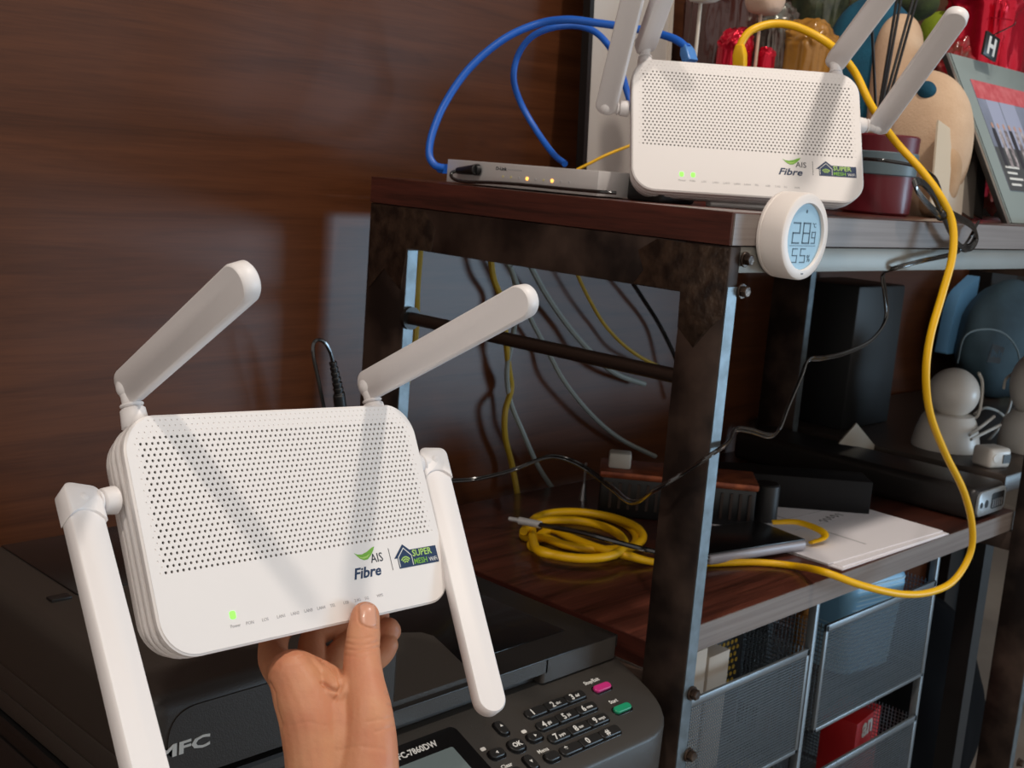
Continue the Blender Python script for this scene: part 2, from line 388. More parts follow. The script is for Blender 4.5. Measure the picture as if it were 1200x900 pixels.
        if hd == 1:
            MB().cyl(A @ V((.0025, 0, -Tk / 2 - .0042)), A @ V((.0025, 0, -Tk / 2 + .001)), .0082, n=28, bev=.0008).build('hinge_cheek', whitea, ao, sm=50)
        else: MB().loft([head(-Tk / 2 - .001, .0008), head(-Tk / 2, 0), head(Tk / 2 + .0006, 0), head(Tk / 2 + .0014, .0008)], A).build('hinge_cheek', whitea, ao, sm=50)
        cdir = V((0, 1, 0)) if kind == 'top' else V((1 if bl.x < 0 else -1, 0, 0))
        hb = MB()
        P0 = bl; P1 = bl + cdir * (.021 if kind == 'top' else .018)
        hb.cyl(Lm @ (P0 - cdir * .001), Lm @ (P0 + cdir * .012), .0054, .0050, n=20, bev=.0006)
        hb.cyl(Lm @ (P0 + cdir * .0098), Lm @ (P0 + cdir * .0114), .0066, n=20, bev=.0005)
        hb.cyl(Lm @ (P0 + cdir * .0125), Lm @ (P1 + cdir * .003), .0070, .0078, n=24, bev=.0008)
        hb.ball(Lm @ P0, .0068, 20)
        hb.build('hinge', whitea, ao, sm=50)
    # print on the cover (x right, y down locally)
    def at(x, y): return Lm @ frame_m((x, y, -.00012), (1, 0, 0), (0, -1, 0))
    pz = -.00022
    def flat(pts, nm, mt, par=rt, z=0): return MB().prism(pts, pz - z, -.00002 - z, Lm).build(nm, mt, par, sm=0)
    sw = [(.0325, .0268), (.0350, .0279), (.0385, .0283), (.0430, .0272), (.0475, .0252), (.0500, .0246), (.0482, .0272), (.0455, .0298), (.0425, .0318), (.0395, .0320), (.0362, .0305)]
    flat(sw, 'logo_leaf', inkg)
    flat([(.0345, .0291), (.038, .0301), (.042, .0297), (.045, .0286), (.0425, .0306), (.0395, .0311), (.0368, .0304)], 'logo_leaf_glint', inkgl, z=.0001)
    text('AIS', .0080, at(.0448, .0344), 'logo_lettering', inkd, rt, sx=.95)
    text('Fibre', .0092, at(.0278, .0425), 'logo_lettering', inkn, rt, bold=.00020, sx=1.2, shear=.3)
    flat([(.0611, .0272), (.0614, .0272), (.0614, .0412), (.0611, .0412)], 'logo_bar', inkd)
    o = flat([(.0644, .0345), (.0738, .0262), (.0790, .0303), (.1030, .0303), (.1030, .0412), (.0672, .0412), (.0672, .0345)], 'badge', inkn)
    hs = [(.0680, .0400), (.0680, .0340), (.0738, .0287), (.0796, .0340), (.0796, .0400)]
    def line(a, b2, w_, nm='x'):
        a = V(a); b2 = V(b2); d = (b2 - a).normalized() * w_ / 2; nn = V((-d.y, d.x)); return [tuple(a - nn - d), tuple(b2 - nn + d), tuple(b2 + nn + d), tuple(a + nn - d)]
    bb = MB()
    for a, c in zip(hs, hs[1:]): bb.prism(line(a, c, .0005), pz - .00015, pz, Lm)
    bb.build('badge_outline', inkw, o, sm=0)
    bb = MB()
    for rr_ in (.0016, .0030, .0044):
        arc = [(.0738 + rr_ * math.sin(math.radians(a)), .0388 - rr_ * math.cos(math.radians(a))) for a in range(-50, 51, 20)]
        for a, c in zip(arc, arc[1:]): bb.prism(line(a, c, .0008), pz - .00015, pz, Lm)
    bb.build('badge_signal', inkgl, o, sm=0)
    text('SUPER', .0060, at(.0806, .0350) @ M.Translation((0, 0, .00018)), 'badge_lettering', inkgl, o, bold=.00008, sx=1.05)
    text('MESH', .0050, at(.0806, .0400) @ M.Translation((0, 0, .00018)), 'badge_lettering', inkg, o, bold=.00008, sx=1.0)
    text('WiFi', .0040, at(.0945, .0400) @ M.Translation((0, 0, .00018)), 'badge_lettering', inkw, o, sx=.95)
    for x, s_ in zip((-.0665, -.0560, -.0450, -.0345, -.0245, -.0145, -.0048, .0052, .0155, .0245, .0330, .0430), ('Power', 'PON', 'LOS', 'LAN1', 'LAN2', 'LAN3', 'LAN4', 'TEL', 'USB', '2.4G', '5G', 'WPS')):
        text(s_, .0026, at(x, .0558), 'status_lettering', inkl, rt)
    for i in range(leds):
        MB().prism(rrect(.0038, .0044, .0012, 4, cx=-.0635 + i * .0108, cy=.0490), -.0003, -.00002, Lm).build('status_light', led, rt)
    return rt, Lm
R1 = ((0.9952, -0.02729, -0.093976), (0.070233, -0.469532, 0.880118), (-0.068143, -0.882494, -0.465362)); T1 = (0.41831, 0.56696, -0.21506)
R2 = ((0.755845, -0.266667, 0.597985), (-0.654652, -0.323582, 0.683173), (0.011318, -0.907845, -0.419152)); T2 = (0.97658, 0.66165, 0.04826)
held, LH = router(R1, T1, 'white perforated router held up in a hand, one green light lit', 1, [
    ((-.0915, -.087, .013), (293, 322), .165, 'top', -22, 1), ((.090, -.084, .013), (625, 346), .165, 'top', -12, 1),
    ((-.1335, -.024, .013), (178, 935), .170, 'side', -34, 2), ((.1320, -.027, .013), (577, 838), .178, 'side', -30, 2)])
shelfr, LS = router(R2, T2, 'white perforated router standing on the upper board behind the thermometer', 2, [
    ((-.095, -.086, .013), (797, -62), .16, 'top', 35, 1), ((.092, -.085, .013), (1082, -66), .16, 'top', 10, 1),
    ((-.1320, -.020, .013), (758, -70), .16, 'side', -10, 1), ((.1320, -.020, .013), (1127, 12), .16, 'side', 12, 1)])
# small rear prop that keeps the shelf router leaning
MB().box((-.03, .035, .0265), (.03, .066, .045), LS, bev=.002).build('rear_foot', white, shelfr)

# ------------------------------------------------------------------ hand
def limb(mb, pts):
    """tapering chain of (px, py, depth, radius) with round ends"""
    P = [aD(a, b, c) for a, b, c, r in pts]; R = [p[3] for p in pts]
    mb.tube(P, R, n=20, res=6)
    for p, r in ((P[0], R[0]), (P[-1], R[-1])): mb.ball(p, r, 16)
hm = MB()
limb(hm, [(428, 722, .7240, .0088), (426, 742, .7200, .0100), (424, 768, .7130, .0108), (427, 800, .7030, .0118), (432, 840, .6930, .0142), (431, 885, .6870, .0175), (424, 940, .680, .021), (418, 1010, .672, .023)])   # thumb and its metacarpal
limb(hm, [(341, 789, .7000, .0138), (352, 812, .6980, .0165), (366, 850, .6930, .0185), (374, 900, .6880, .0190), (380, 960, .682, .021), (384, 1015, .674, .021)])       # index side of the palm
limb(hm, [(345, 787, .7050, .0130), (376, 800, .7080, .0125), (392, 812, .7000, .0120)])
limb(hm, [(392, 826, .7020, .0150), (398, 865, .6960, .0190), (400, 920, .690, .022), (400, 1015, .676, .024)])
limb(hm, [(384, 840, .7200, .0140), (392, 900, .712, .019), (398, 1015, .694, .021)])
limb(hm, [(338, 794, .7080, .0120), (320, 768, .7450, .0095), (330, 735, .7800, .0088), (372, 716, .7950, .0080), (400, 708, .800, .0070)])    # index finger, behind the router
limb(hm, [(360, 806, .7180, .0115), (364, 780, .7560, .0090), (370, 744, .7880, .0086), (412, 728, .8000, .0082), (444, 722, .8020, .0072)])    # middle finger
limb(hm, [(374, 818, .7300, .0110), (386, 790, .7600, .0088), (398, 765, .7840, .0086), (430, 742, .7960, .0086), (455, 741, .7960, .0078), (456, 736, .7940, .0070)])    # ring finger
limb(hm, [(384, 836, .7360, .0100), (402, 806, .7600, .0080), (422, 786, .7780, .0078), (446, 768, .7860, .0076), (455, 756, .7880, .0068)])    # little finger
tmp = hm.build('hand', skin, None)
mod = tmp.modifiers.new('r', 'REMESH'); mod.mode = 'VOXEL'; mod.voxel_size = .0009
mod = tmp.modifiers.new('s', 'SMOOTH'); mod.factor = .5; mod.iterations = 10
bpy.context.view_layer.update()
hme = bpy.data.meshes.new_from_object(tmp.evaluated_get(bpy.context.evaluated_depsgraph_get())); bpy.data.objects.remove(tmp)
creases = [  # pixel polyline, width px, depth m
    ([(404, 753), (416, 756), (430, 756), (443, 752)], 1.5, .0005), ([(403, 760), (416, 762), (432, 761), (446, 758)], 1.4, .00055), ([(404, 747), (418, 749), (436, 747)], 1.3, .0003),
    ([(404, 768), (420, 770), (440, 767)], 1.5, .0003),
    ([(378, 772), (388, 781), (396, 792), (400, 804), (396, 811), (386, 807), (378, 800)], 2.2, .0018), ([(372, 770), (382, 782), (392, 797)], 2, .0006), ([(400, 784), (402, 800), (399, 812), (393, 820)], 2.4, .0014),
    ([(452, 812), (460, 818), (467, 822)], 1.6, .0006), ([(455, 826), (462, 829), (469, 832)], 1.6, .0006), ([(430, 846), (448, 843), (462, 840)], 2, .0003), ([(440, 858), (455, 853), (468, 850)], 1.6, .0003),
    ([(340, 850), (360, 846), (380, 850)], 2.2, .0002), ([(350, 770), (362, 768), (374, 771), (384, 778)], 1.5, .0003), ([(316, 800), (322, 812), (324, 830), (330, 850)], 1.6, .0008),
    ([(395, 880), (420, 874), (450, 878)], 2.5, .00025), ([(420, 703), (419, 714), (420, 728), (424, 733), (434, 736), (443, 737)], 1.1, .0007)]
vn = [v.normal.copy() for v in hme.vertices]
for v, n in zip(hme.vertices, vn):
    if n.dot(CAMP - v.co) < 0: continue
    x, y, z = ppx(v.co)
    if z > .735: continue
    dd = 0
    for pl, w_, dp in creases:
        best = 1e9
        for a, b in zip(pl, pl[1:]):
            ax_, ay_ = b[0] - a[0], b[1] - a[1]; t_ = max(0, min(1, ((x - a[0]) * ax_ + (y - a[1]) * ay_) / (ax_ * ax_ + ay_ * ay_)))
            best = min(best, math.hypot(x - a[0] - ax_ * t_, y - a[1] - ay_ * t_))
        if best < w_ * 3: dd += dp * math.exp(-(best / w_) ** 2)
    dd -= .0003 * noise.noise(v.co * 90) + .00005 * noise.noise(v.co * 420)
    v.co = v.co - n * dd
hme.shade_smooth(); hme.name = 'hand'
hand = bpy.data.objects.new('hand', hme); COL.objects.link(hand)
tag(hand, 'bare hand reaching up from below, thumb over the held router\'s lower edge', 'hand')
# thumb nail : a curved plate lying on the thumb
dg = bpy.context.evaluated_depsgraph_get(); bpy.context.view_layer.update()
from mathutils.bvhtree import BVHTree
bt_ = BVHTree.FromPolygons([v.co.copy() for v in hme.vertices], [tuple(p.vertices) for p in hme.polygons])
nb = MB(); N1, N2 = 10, 12; vs = []; fs = []
for j in range(N2):
    tj = j / (N2 - 1)
    for i in range(N1):
        ti = i / (N1 - 1)
        xl = 421.5 + 1.0 * tj - 0 * tj; xr = 439.5 + 3.0 * tj
        rnd = (2 * ti - 1) ** 2
        yy0 = 706.5 + 3.5 * rnd; yy1 = 733.5 - 5.0 * rnd + 3 * ti
        x = xl + (xr - xl) * ti; y = yy0 + (yy1 - yy0) * tj
        d = ray(x, y).normalized(); hit = bt_.ray_cast(CAMP, d)
        if hit[0] is None: p = CAMP + d * .735; nn = -d
        else: p = hit[0]; nn = hit[1]
        ed = 0 if (i in (0, N1 - 1) or j == N2 - 1) else 1
        vs.append(p + (nn * .5 - d * .5) * (.00010 * ed + .00004))
for j in range(N2 - 1):
    for i in range(N1 - 1): k = j * N1 + i; fs.append((k, k + 1, k + N1 + 1, k + N1))
nb.add(vs, fs); no = nb.build('thumb_nail', nailm, hand, sm=80)
md = no.modifiers.new('s', 'SOLIDIFY'); md.thickness = .0002; md.offset = -1
# ------------------------------------------------------------------ printer
pr = empty('printer', (.60, .79, .392), 'dark grey multifunction printer with sloping keypad, below the held router', 'printer')
def PL(u, y): return (u, y, .680 + .385 * (y - .625))
PM = frame_m(PL(0, .625), (1, 0, 0), (0, 1, .385))
MB().box((.372, .60, .392), (.832, 1.015, .652), bev=.008).build('body', prd, pr)
def rounded_poly(pts, rad, n=8):
    out = []
    for i, p in enumerate(pts):
        p = V(p); a = (V(pts[i - 1]) - p).normalized(); b = (V(pts[(i + 1) % len(pts)]) - p).normalized(); r = rad[i]
        if r <= 0: out.append(tuple(p)); continue
        p0 = p + a * r; p1 = p + b * r
        for k in range(n + 1): t = k / n; out.append(tuple(p0 * (1 - t) ** 2 + p * 2 * t * (1 - t) + p1 * t * t))
    return out
pan = rounded_poly([(.366, .655), (.366, .5655), (.8385, .5655), (.8385, .655)], [0, .03, .055, 0])
b = MB(); rings = []
for dz, ins in ((-.075, .006), (-.060, .001), (-.0035, 0), (-.0012, .0008), (0, .0035)):
    cx, cy = .602, .61
    rings.append([(cx + (x - cx) * (1 - ins / .236), cy + (y - cy) * (1 - ins / .045), PL(0, cy + (y - cy) * (1 - ins / .045))[2] + dz) for x, y in pan])
b.loft(rings).build('control_panel', prn, pr, sm=35)
MB().box((.3660, .655, .683), (.830, .99, .700), bev=.002).build('scanner_frame', prh, pr)
MB().box((.3662, .650, .698), (.42, .9895, .722), bev=.004, seg=3).build('side_skirt', prh, pr)
MB().box((.376, .655, .650), (.830, .99, .684)).build('inner_frame', prd, pr)
MB().box((.40, .6455, .7005), (.834, .985, .7120), bev=.0009).build('scanner_lid', prd, pr)
MB().prism(rounded_poly([(.734, .6450), (.8342, .6450), (.8342, .672), (.734, .672)], [.004, .006, 0, 0], 4), .6905, .7113).build('lid_grip_edge', prn, pr)
MB().box((.40, .6450, .6995), (.74, .6480, .7113)).build('lid_front_strip', prn, pr)
fl = [aZ(px, py, .716) for px, py in ((440, 742), (494, 741), (508, 745), (519, 755), (556, 791), (470, 820), (430, 833))]
MB().prism([(p.x, p.y) for p in fl], .7115, .7160).build('paper_support', prn, pr)
MB().box((.5, .68, .7119), (.80, .955, .7126), bev=.0003).build('lid_inlay', blackg, pr)
# feeder housing with rounded left shoulder
MB().box((.3655, .6450, .7122), (.575, .990, .7755), bev=.013, seg=5).build('feeder_housing', prh, pr, sm=60)
MB().box((.412, .842, .7750), (.572, .980, .7768), bev=.0008).build('feeder_tray', blackg, pr)
p = aZ(68, 700, .776)
MB().box((p.x - .008, p.y - .007, .7745), (p.x + .008, p.y + .003, .7775), bev=.0006).build('tray_tab', blackp, pr)
MB().prism([(x, z) for x, z in rounded_poly([(.378, .716), (.378, .766), (.566, .766), (.566, .716)], [.004, .022, 0, 0], 8)], 0, .0009, frame_m((0, .6450, 0), (1, 0, 0), (0, 0, 1))).build('front_cover', prh, pr)
MB().box((.366, .6435, .7085), (.56, .6460, .7118)).build('cover_seam', blackp, pr)
g = aY(182, 893, .6438)
text('MFC', .0118, frame_m(g, (1, 0, 0), (0, 0, 1)), 'lettering', mat('logo_silver', (196, 194, 188), .45), pr, sx=1.72, bold=.00035, ext=.0002)
MB().box((.3640, .66, .676), (.3725, .985, .681)).build('side_seam', blackp, pr)
# keypad
keyl = mat('key_label', (222, 220, 214), .5)
def pill(w_, h, r, x, v, z0, z1, bev=.0006): return [[(x + a, v + c, z) for a, c in rrect(w_ - 2 * i, h - 2 * i, r - i, 6)] for z, i in ((z0, 0), (z1 - bev, 0), (z1, bev))]
labels = [['1', '2', '3'], ['4', '5', '6'], ['7', '8', '9'], ['*', '0', '#']]
sub = [['', 'abc', 'def'], ['ghi', 'jkl', 'mno'], ['pqrs', 'tuv', 'wxyz'], ['', '', '']]
for r_ in range(4):
    v = -.0147 * r_
    MB().loft(pill(.0745, .0108, .0052, .7310, v - .0008, -.0005, .0004, .0002), PM).build('key_recess', blackg, pr)
    for c_ in range(3):
        x = .7062 + .0245 * c_
        k = MB().loft(pill(.0238, .0088, .0032 if c_ != 1 else .0012, x, v, .0002, .0022), PM).build('number_key', prk, pr)
        text(labels[r_][c_], .0082, PM @ M.Translation((x - .0062, v - .0027, .0023)), 'key_lettering', keyl, k, bold=.0002)
        if sub[r_][c_]: text(sub[r_][c_], .0040, PM @ M.Translation((x - .0005, v - .0016, .0023)), 'key_lettering', keyl, k, bold=.0001)
def fkey(x, y, w_, h, m_, nm, lab=None, lx=0, ly=0, r=None, kl=None):
    v = (y - .625) * 1.0715; r = r or h / 2 - .0001
    MB().loft(pill(w_ + .003, h + .003, r + .0012, x, v - .0005, -.0005, .0004, .0002), PM).build('key_recess', blackg, pr)
    k = MB().loft(pill(w_, h, r, x, v, .0002, .0026), PM).build(nm, m_, pr)
    if lab: text(lab, .0052, PM @ M.Translation((x + lx, v + ly, .0003)), 'panel_lettering', keyl, pr, bold=.00012)
    if kl: text(kl, .0062, PM @ M.Translation((x, v - .0022, .0027)), 'key_lettering', keyl, k, bold=.0002, align='CENTER')
fkey(.790, .624, .021, .0072, mat('key_magenta', (196, 46, 120), .35), 'stop_key', 'Stop/Exit', -.013, .0085)
fkey(.789, .599, .021, .0072, mat('key_green', (28, 146, 104), .35), 'start_key', 'Start', -.006, .0085)
fkey(.663, .604, .0155, .0120, prk, 'ok_key', kl='OK')
fkey(.6635, .6225, .0090, .0140, prk, 'arrow_key', r=.0040); fkey(.685, .605, .0150, .0085, prk, 'arrow_key')
fkey(.641, .604, .0150, .0085, prk, 'arrow_key'); fkey(.662, .5865, .0090, .0140, prk, 'arrow_key', r=.0040)
fkey(.684, .584, .0150, .0085, prk, 'menu_key', 'Menu', -.008, .0068)
fkey(.641, .584, .0150, .0085, prk, 'clear_key', 'Clear', -.006, .0068)
for (x, y) in ((.681, .6115), (.634, .6105)):
    MB().loft(pill(.0052, .0034, .0012, x, (y - .625) * 1.0715 + .0016, .0001, .0003, .0001), PM).build('key_icon', keyl, pr)
for (x, y, a) in ((.664, .6235, 90), (.685, .605, 0), (.641, .604, 180), (.662, .5865, 270)):
    t3 = [(.0017 * math.cos(math.radians(a + q)), .0017 * math.sin(math.radians(a + q))) for q in (0, 120, 240)]
    MB().prism([(x + q[0], (y - .625) * 1.0715 + q[1]) for q in t3], .0026, .0028, PM).build('arrow_mark', keyl, pr, sm=0)
MB().loft(pill(.098, .058, .006, .578, -.0130, -.0003, .0008, .0004), PM).build('display_bezel', blackg, pr)
MB().loft(pill(.078, .026, .002, .572, -.0150, .0006, .0011, .0002), PM).build('display_glass', mat('lcd_grey', (112, 124, 124), .2), pr)
text('MFC-7860DW', .0078, PM @ M.Translation((.5560, .0035, .0009)), 'panel_lettering', keyl, pr, bold=.0002, sx=.95)
# low cabinet that carries the printer
single('low_cabinet', MB().box((.30, .55, .0), (.838, 1.09, .36), bev=.004).box((.29, .54, .36), (.842, 1.095, .3915), bev=.002), mat('cabinet_dark', (40, 34, 32), .5), 'low dark cabinet standing under the printer', 'cabinet')

# ------------------------------------------------------------------ thermometer
hc = V((.9225, YF - .0008, 1.0832)); HM = frame_m(hc, (1, 0, 0), (0, 0, 1))     # z = -y
hy = empty('thermometer', hc, 'round white thermometer with blue-grey display on the rack front edge', 'thermometer')
wt = mat('warm_white', (238, 230, 224), .4)
MB().lathe([(0, 0), (.0366, 0), (.0372, .0012), (.0372, .0030), (.0364, .0036), (.0364, .0040)], 64, HM).build('back_ring', wt, hy)
MB().lathe([(.0362, .0038), (.0374, .0048), (.0374, .0232), (.0366, .0252), (.0345, .0262), (.0290, .0262), (.0284, .0250), (.0284, .0236)], 64, HM).build('case', wt, hy)
lc = MB().lathe([(0, .0236), (.0284, .0236)], 64, HM).build('display', mat('display_blue', (150, 186, 206), .25), hy)
seg = {'0': 'abcdef', '2': 'abged', '8': 'abcdefg', '9': 'abcdfg', '5': 'afgcd'}
def digit(ch, x, y, w_, h, t, mb):
    xs = (x, x + w_); ys = (y, y - h / 2, y - h)
    S_ = {'a': ((xs[0], ys[0]), (xs[1], ys[0])), 'g': ((xs[0], ys[1]), (xs[1], ys[1])), 'd': ((xs[0], ys[2]), (xs[1], ys[2])), 'f': ((xs[0], ys[0]), (xs[0], ys[1])), 'e': ((xs[0], ys[1]), (xs[0], ys[2])), 'b': ((xs[1], ys[0]), (xs[1], ys[1])), 'c': ((xs[1], ys[1]), (xs[1], ys[2]))}
    for s_ in seg[ch]:
        (ax_, ay_), (bx_, by_) = S_[s_]
        mb.box((min(ax_, bx_) - t / 2, min(ay_, by_) - t / 2, .02365), (max(ax_, bx_) + t / 2, max(ay_, by_) + t / 2, .02385), HM)
dm = MB()
digit('2', -.0175, .0115, .0105, .0170, .0013, dm); digit('8', -.0015, .0115, .0105, .0170, .0013, dm); digit('9', .0130, .0040, .0055, .0095, .0009, dm)
digit('5', -.0150, -.0105, .0075, .0115, .0009, dm); digit('5', -.0020, -.0105, .0075, .0115, .0009, dm)
dm.box((-.021, -.0080, .02365), (.0205, -.0076, .0238), HM)
dm.build('display_digits', mat('lcd_ink', (66, 92, 108), .5), lc, sm=0)
text('%', .0085, HM @ M.Translation((.0085, -.0215, .02375)), 'display_sign', MATS['lcd_ink'], lc)
text('°C', .0055, HM @ M.Translation((.0125, .0080, .02375)), 'display_sign', MATS['lcd_ink'], lc)
MB().ball(HM @ V((.001, .0215, .0237)), .0016, 12, sc=(1, .1, 1)).build('display_icon', MATS['lcd_ink'], lc)
MB().box((-.0018, -.0322, .0261), (.0018, -.0312, .0264), HM).build('sensor_slot', blackp, hy)

# ------------------------------------------------------------------ switch
z0 = TOPZ + .0015; a = aX(523, 212, .87); c = aX(700, 225, .87)
sw = empty('network_switch', (.885, (a.y + c.y) / 2, TOPZ), 'slim silver network switch lying near the back end of the upper board', 'switch')
sb = MB().box((.870, c.y, z0), (.955, a.y, z0 + .0235), bev=.0008).build('case', mat('switch_silver', (214, 210, 208), .42, .25), sw)
SWM = frame_m((.8698, a.y, z0), (0, -1, 0), (0, 0, 1))
Lw = a.y - c.y
text('D-Link', .0046, SWM @ M.Translation((.073, .0166, .00005)), 'lettering', inkd, sw, sx=1.2, bold=.0001)
MB().box((.0895, .0174, 0), (.110, .0186, .0002), SWM).build('model_print', inkl, sw)
for i in range(9):
    MB().cyl(SWM @ V((.084 + i * .0112, .0105, -.0002)), SWM @ V((.084 + i * .0112, .0105, .0004)), .0011 if i not in (3, 6) else .0018, n=10).build('port_light', ledo if i in (3, 6) else (mat('led_dim', (226, 214, 150), .4) if i in (0, 1, 5) else inkl), sw)
# ------------------------------------------------------------------ cables
def cable(name, pts, r, m_, label, cat='cable', group=None, res=7, n=10):
    rt = empty(name, pts[0], label, cat, group); MB().tube(pts, r, n=n, res=res).build('jacket', m_, rt, sm=60); return rt
def plug(rt, p, d, w_, h, L, m_, nm='plug', strip=None):
    d = V(d).normalized(); side = d.cross(V((0, 0, 1))); side = side.normalized() if side.length > .1 else V((1, 0, 0))
    A = frame_m(p, side, side.cross(d) * -1)
    A = M.Translation(p) @ M((side, d.cross(side) * -1, d)).transposed().to_4x4()
    return MB().loft([[(x, y, z) for x, y in rrect(w_ * k, h * k, .0015, 3)] for z, k in ((0, 1), (L * .55, 1), (L * .8, .82), (L, .6))], A).build(nm, m_, rt)
RB = lambda x, y, z=.027: LS @ V((x, y, z))
tb = LS.to_3x3() @ V((0, -1, 0))
# yellow patch cord from shelf router, round the front, onto the lower board and into the coil
yp0 = aY(867, 84, .735); yp = [aY(867, 66, .735), aY(868, 52, .735), aY(880, 36, .73), aY(905, 28, .72), aY(935, 32, .70), aY(972, 52, .67), aY(1000, 82, .66), aY(1020, 122, .64), aY(1047, 163, .62), aY(1080, 200, .59), aY(1103, 232, .568), aY(1116, 262, .556), aY(1116, 300, .55), aY(1104, 345, .55), aY(1090, 395, .55), aY(1085, 440, .55), aY(1090, 485, .553), aY(1107, 530, .556), aY(1129, 575, .556), aY(1139, 615, .556), aY(1137, 648, .558), aY(1118, 680, .562), aY(1090, 694, .566), aY(1055, 696, .575), aY(1010, 686, .592), aY(965, 670, .62), aZ(930, 663, LOWZ + .0052), aZ(885, 659, LOWZ + .0045), aZ(830, 660, LOWZ + .0045), aZ(770, 659, LOWZ + .0045)]
coil = []
def ell(cx, cy, a_, b_, ang, z, a0, a1, n=14):
    out = []
    for k in range(n):
        t = math.radians(a0 + (a1 - a0) * k / (n - 1)); x = a_ * math.cos(t); y = b_ * math.sin(t)
        out.append(aZ(cx + x * math.cos(ang) - y * math.sin(ang), cy + x * math.sin(ang) + y * math.cos(ang), z))
    return out
strand = [aZ(735, 651, LOWZ + .012), aZ(700, 642, LOWZ + .013), aZ(668, 630, LOWZ + .012), aZ(645, 621, LOWZ + .011)]
loops = ell(680, 628, 66, 26, .05, LOWZ + .004, 150, -190, 16) + ell(688, 622, 66, 21, .12, LOWZ + .0105, 160, -190, 16)[1:] + ell(672, 632, 60, 22, .1, LOWZ + .017, 160, -170, 14)[1:]
yr = cable('yellow_patch_cable', yp + strand + loops, [.0041] * len(yp) + [.0050] * (len(strand) + len(loops)), yel, 'thick yellow network cable hanging in front of the rack, coiled on the lower board', group=None)
plug(yr, aY(867, 78, .736), V(aY(867, 60, .735)) - V(aY(867, 78, .736)), .0125, .0105, .022, yel, 'plug')
# blue cords
b1 = [aY(519, 197, .965), aY(509, 193, .968), aY(503, 180, .975), aY(507, 155, .98), aY(522, 120, .98), aY(550, 80, .97), aY(590, 46, .95), aY(630, 28, .93), aY(665, 23, .90), aY(700, 27, .87), aY(735, 32, .84), aY(770, 39, .81), aY(793, 47, .785), aY(806, 57, .77)]
r1 = cable('blue_patch_cable', b1, .0041, blu, 'blue network cable from the left end of the switch to the shelf router')
plug(r1, aY(809, 73, .765), aY(803, 52, .775) - aY(809, 73, .765), .0130, .011, .020, bluc); plug(r1, aX(523, 198, .892), V((0, 1, .02)), .011, .010, .013, blu)
b2 = [aY(662, 192, .90), aY(648, 180, .93), aY(628, 152, .96), aY(610, 120, .98), aY(602, 92, .98), aY(607, 65, .975), aY(622, 44, .96), aY(645, 33, .94), aY(672, 30, .92), aY(695, 36, .90), aY(712, 52, .88), aY(726, 78, .86), aY(735, 108, .85), aY(742, 130, .84)]
r2 = cable('blue_patch_cable', b2, .0036, blu, 'thinner blue network cable looping out from behind the middle of the switch')
# switch power lead
pl = [aX(536, 200, .864), aX(529, 203, .860), aX(531, 209, .858), aX(545, 213, .858), aX(580, 214, .860), aX(620, 217, .862), aX(660, 221, .862), aX(700, 224.5, .864), aX(722, 226, .872)]
r3 = cable('power_lead', pl, .0018, blackc, 'thin black lead plugged into the front of the switch')
MB().cyl(aX(561, 199, .8690), aX(556, 199, .8640), .0060, .0058, n=18, bev=.0006).cyl(aX(558, 199, .8640), aX(536, 200, .8640), .0056, .0034, n=16, bev=.0005).build('plug', blackp, r3)
# power adapter beside the router
a = aY(735, 226, .80)
ad = single('power_adapter', MB().box((.905, .700, TOPZ), (.958, .742, TOPZ + .030), bev=.003), blackp, 'small black power adapter between switch and shelf router', 'adapter')
single('yellow_patch_cable', MB().tube([aY(676, 199, .96), aY(692, 191, .95), aY(712, 181, .94), aY(745, 168, .93)], .0018, n=8), yel, 'thin yellow cable running behind the shelf router from the switch', 'cable')
# wall cables behind the rack
def wc(m_, r, pts, label, nm='wall_cable', y=1.078):
    P = [aY(a_, b_, y + (.004 * ((i * 7) % 3 - 1))) for i, (a_, b_) in enumerate(pts)]
    return single(nm, MB().tube(P, r, n=8, res=6), m_, label, 'cable', 'cables hanging behind the rack')
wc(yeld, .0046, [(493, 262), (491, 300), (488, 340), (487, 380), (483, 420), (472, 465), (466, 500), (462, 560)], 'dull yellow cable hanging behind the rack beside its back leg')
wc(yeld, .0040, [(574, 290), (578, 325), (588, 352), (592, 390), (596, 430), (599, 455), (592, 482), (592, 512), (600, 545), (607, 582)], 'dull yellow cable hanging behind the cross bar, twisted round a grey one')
wc(greyc, .0034, [(592, 300), (603, 330), (604, 370), (600, 400), (594, 435), (598, 470), (612, 505), (630, 545), (650, 576)], 'grey cable twisted round the yellow one behind the rack')
wc(greyc, .0040, [(618, 305), (640, 345), (668, 385), (698, 418), (722, 438), (755, 450)], 'upper grey cable sagging behind the cross bar')
wc(greyc, .0034, [(598, 312), (618, 365), (640, 408), (662, 448), (695, 488), (728, 515), (768, 535)], 'lower grey cable sagging behind the cross bar')
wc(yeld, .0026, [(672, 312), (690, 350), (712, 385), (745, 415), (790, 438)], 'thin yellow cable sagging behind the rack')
wc(blackc, .0032, [(735, 322), (752, 348), (775, 385), (795, 430), (800, 470)], 'black cable hanging behind the front leg of the rack')
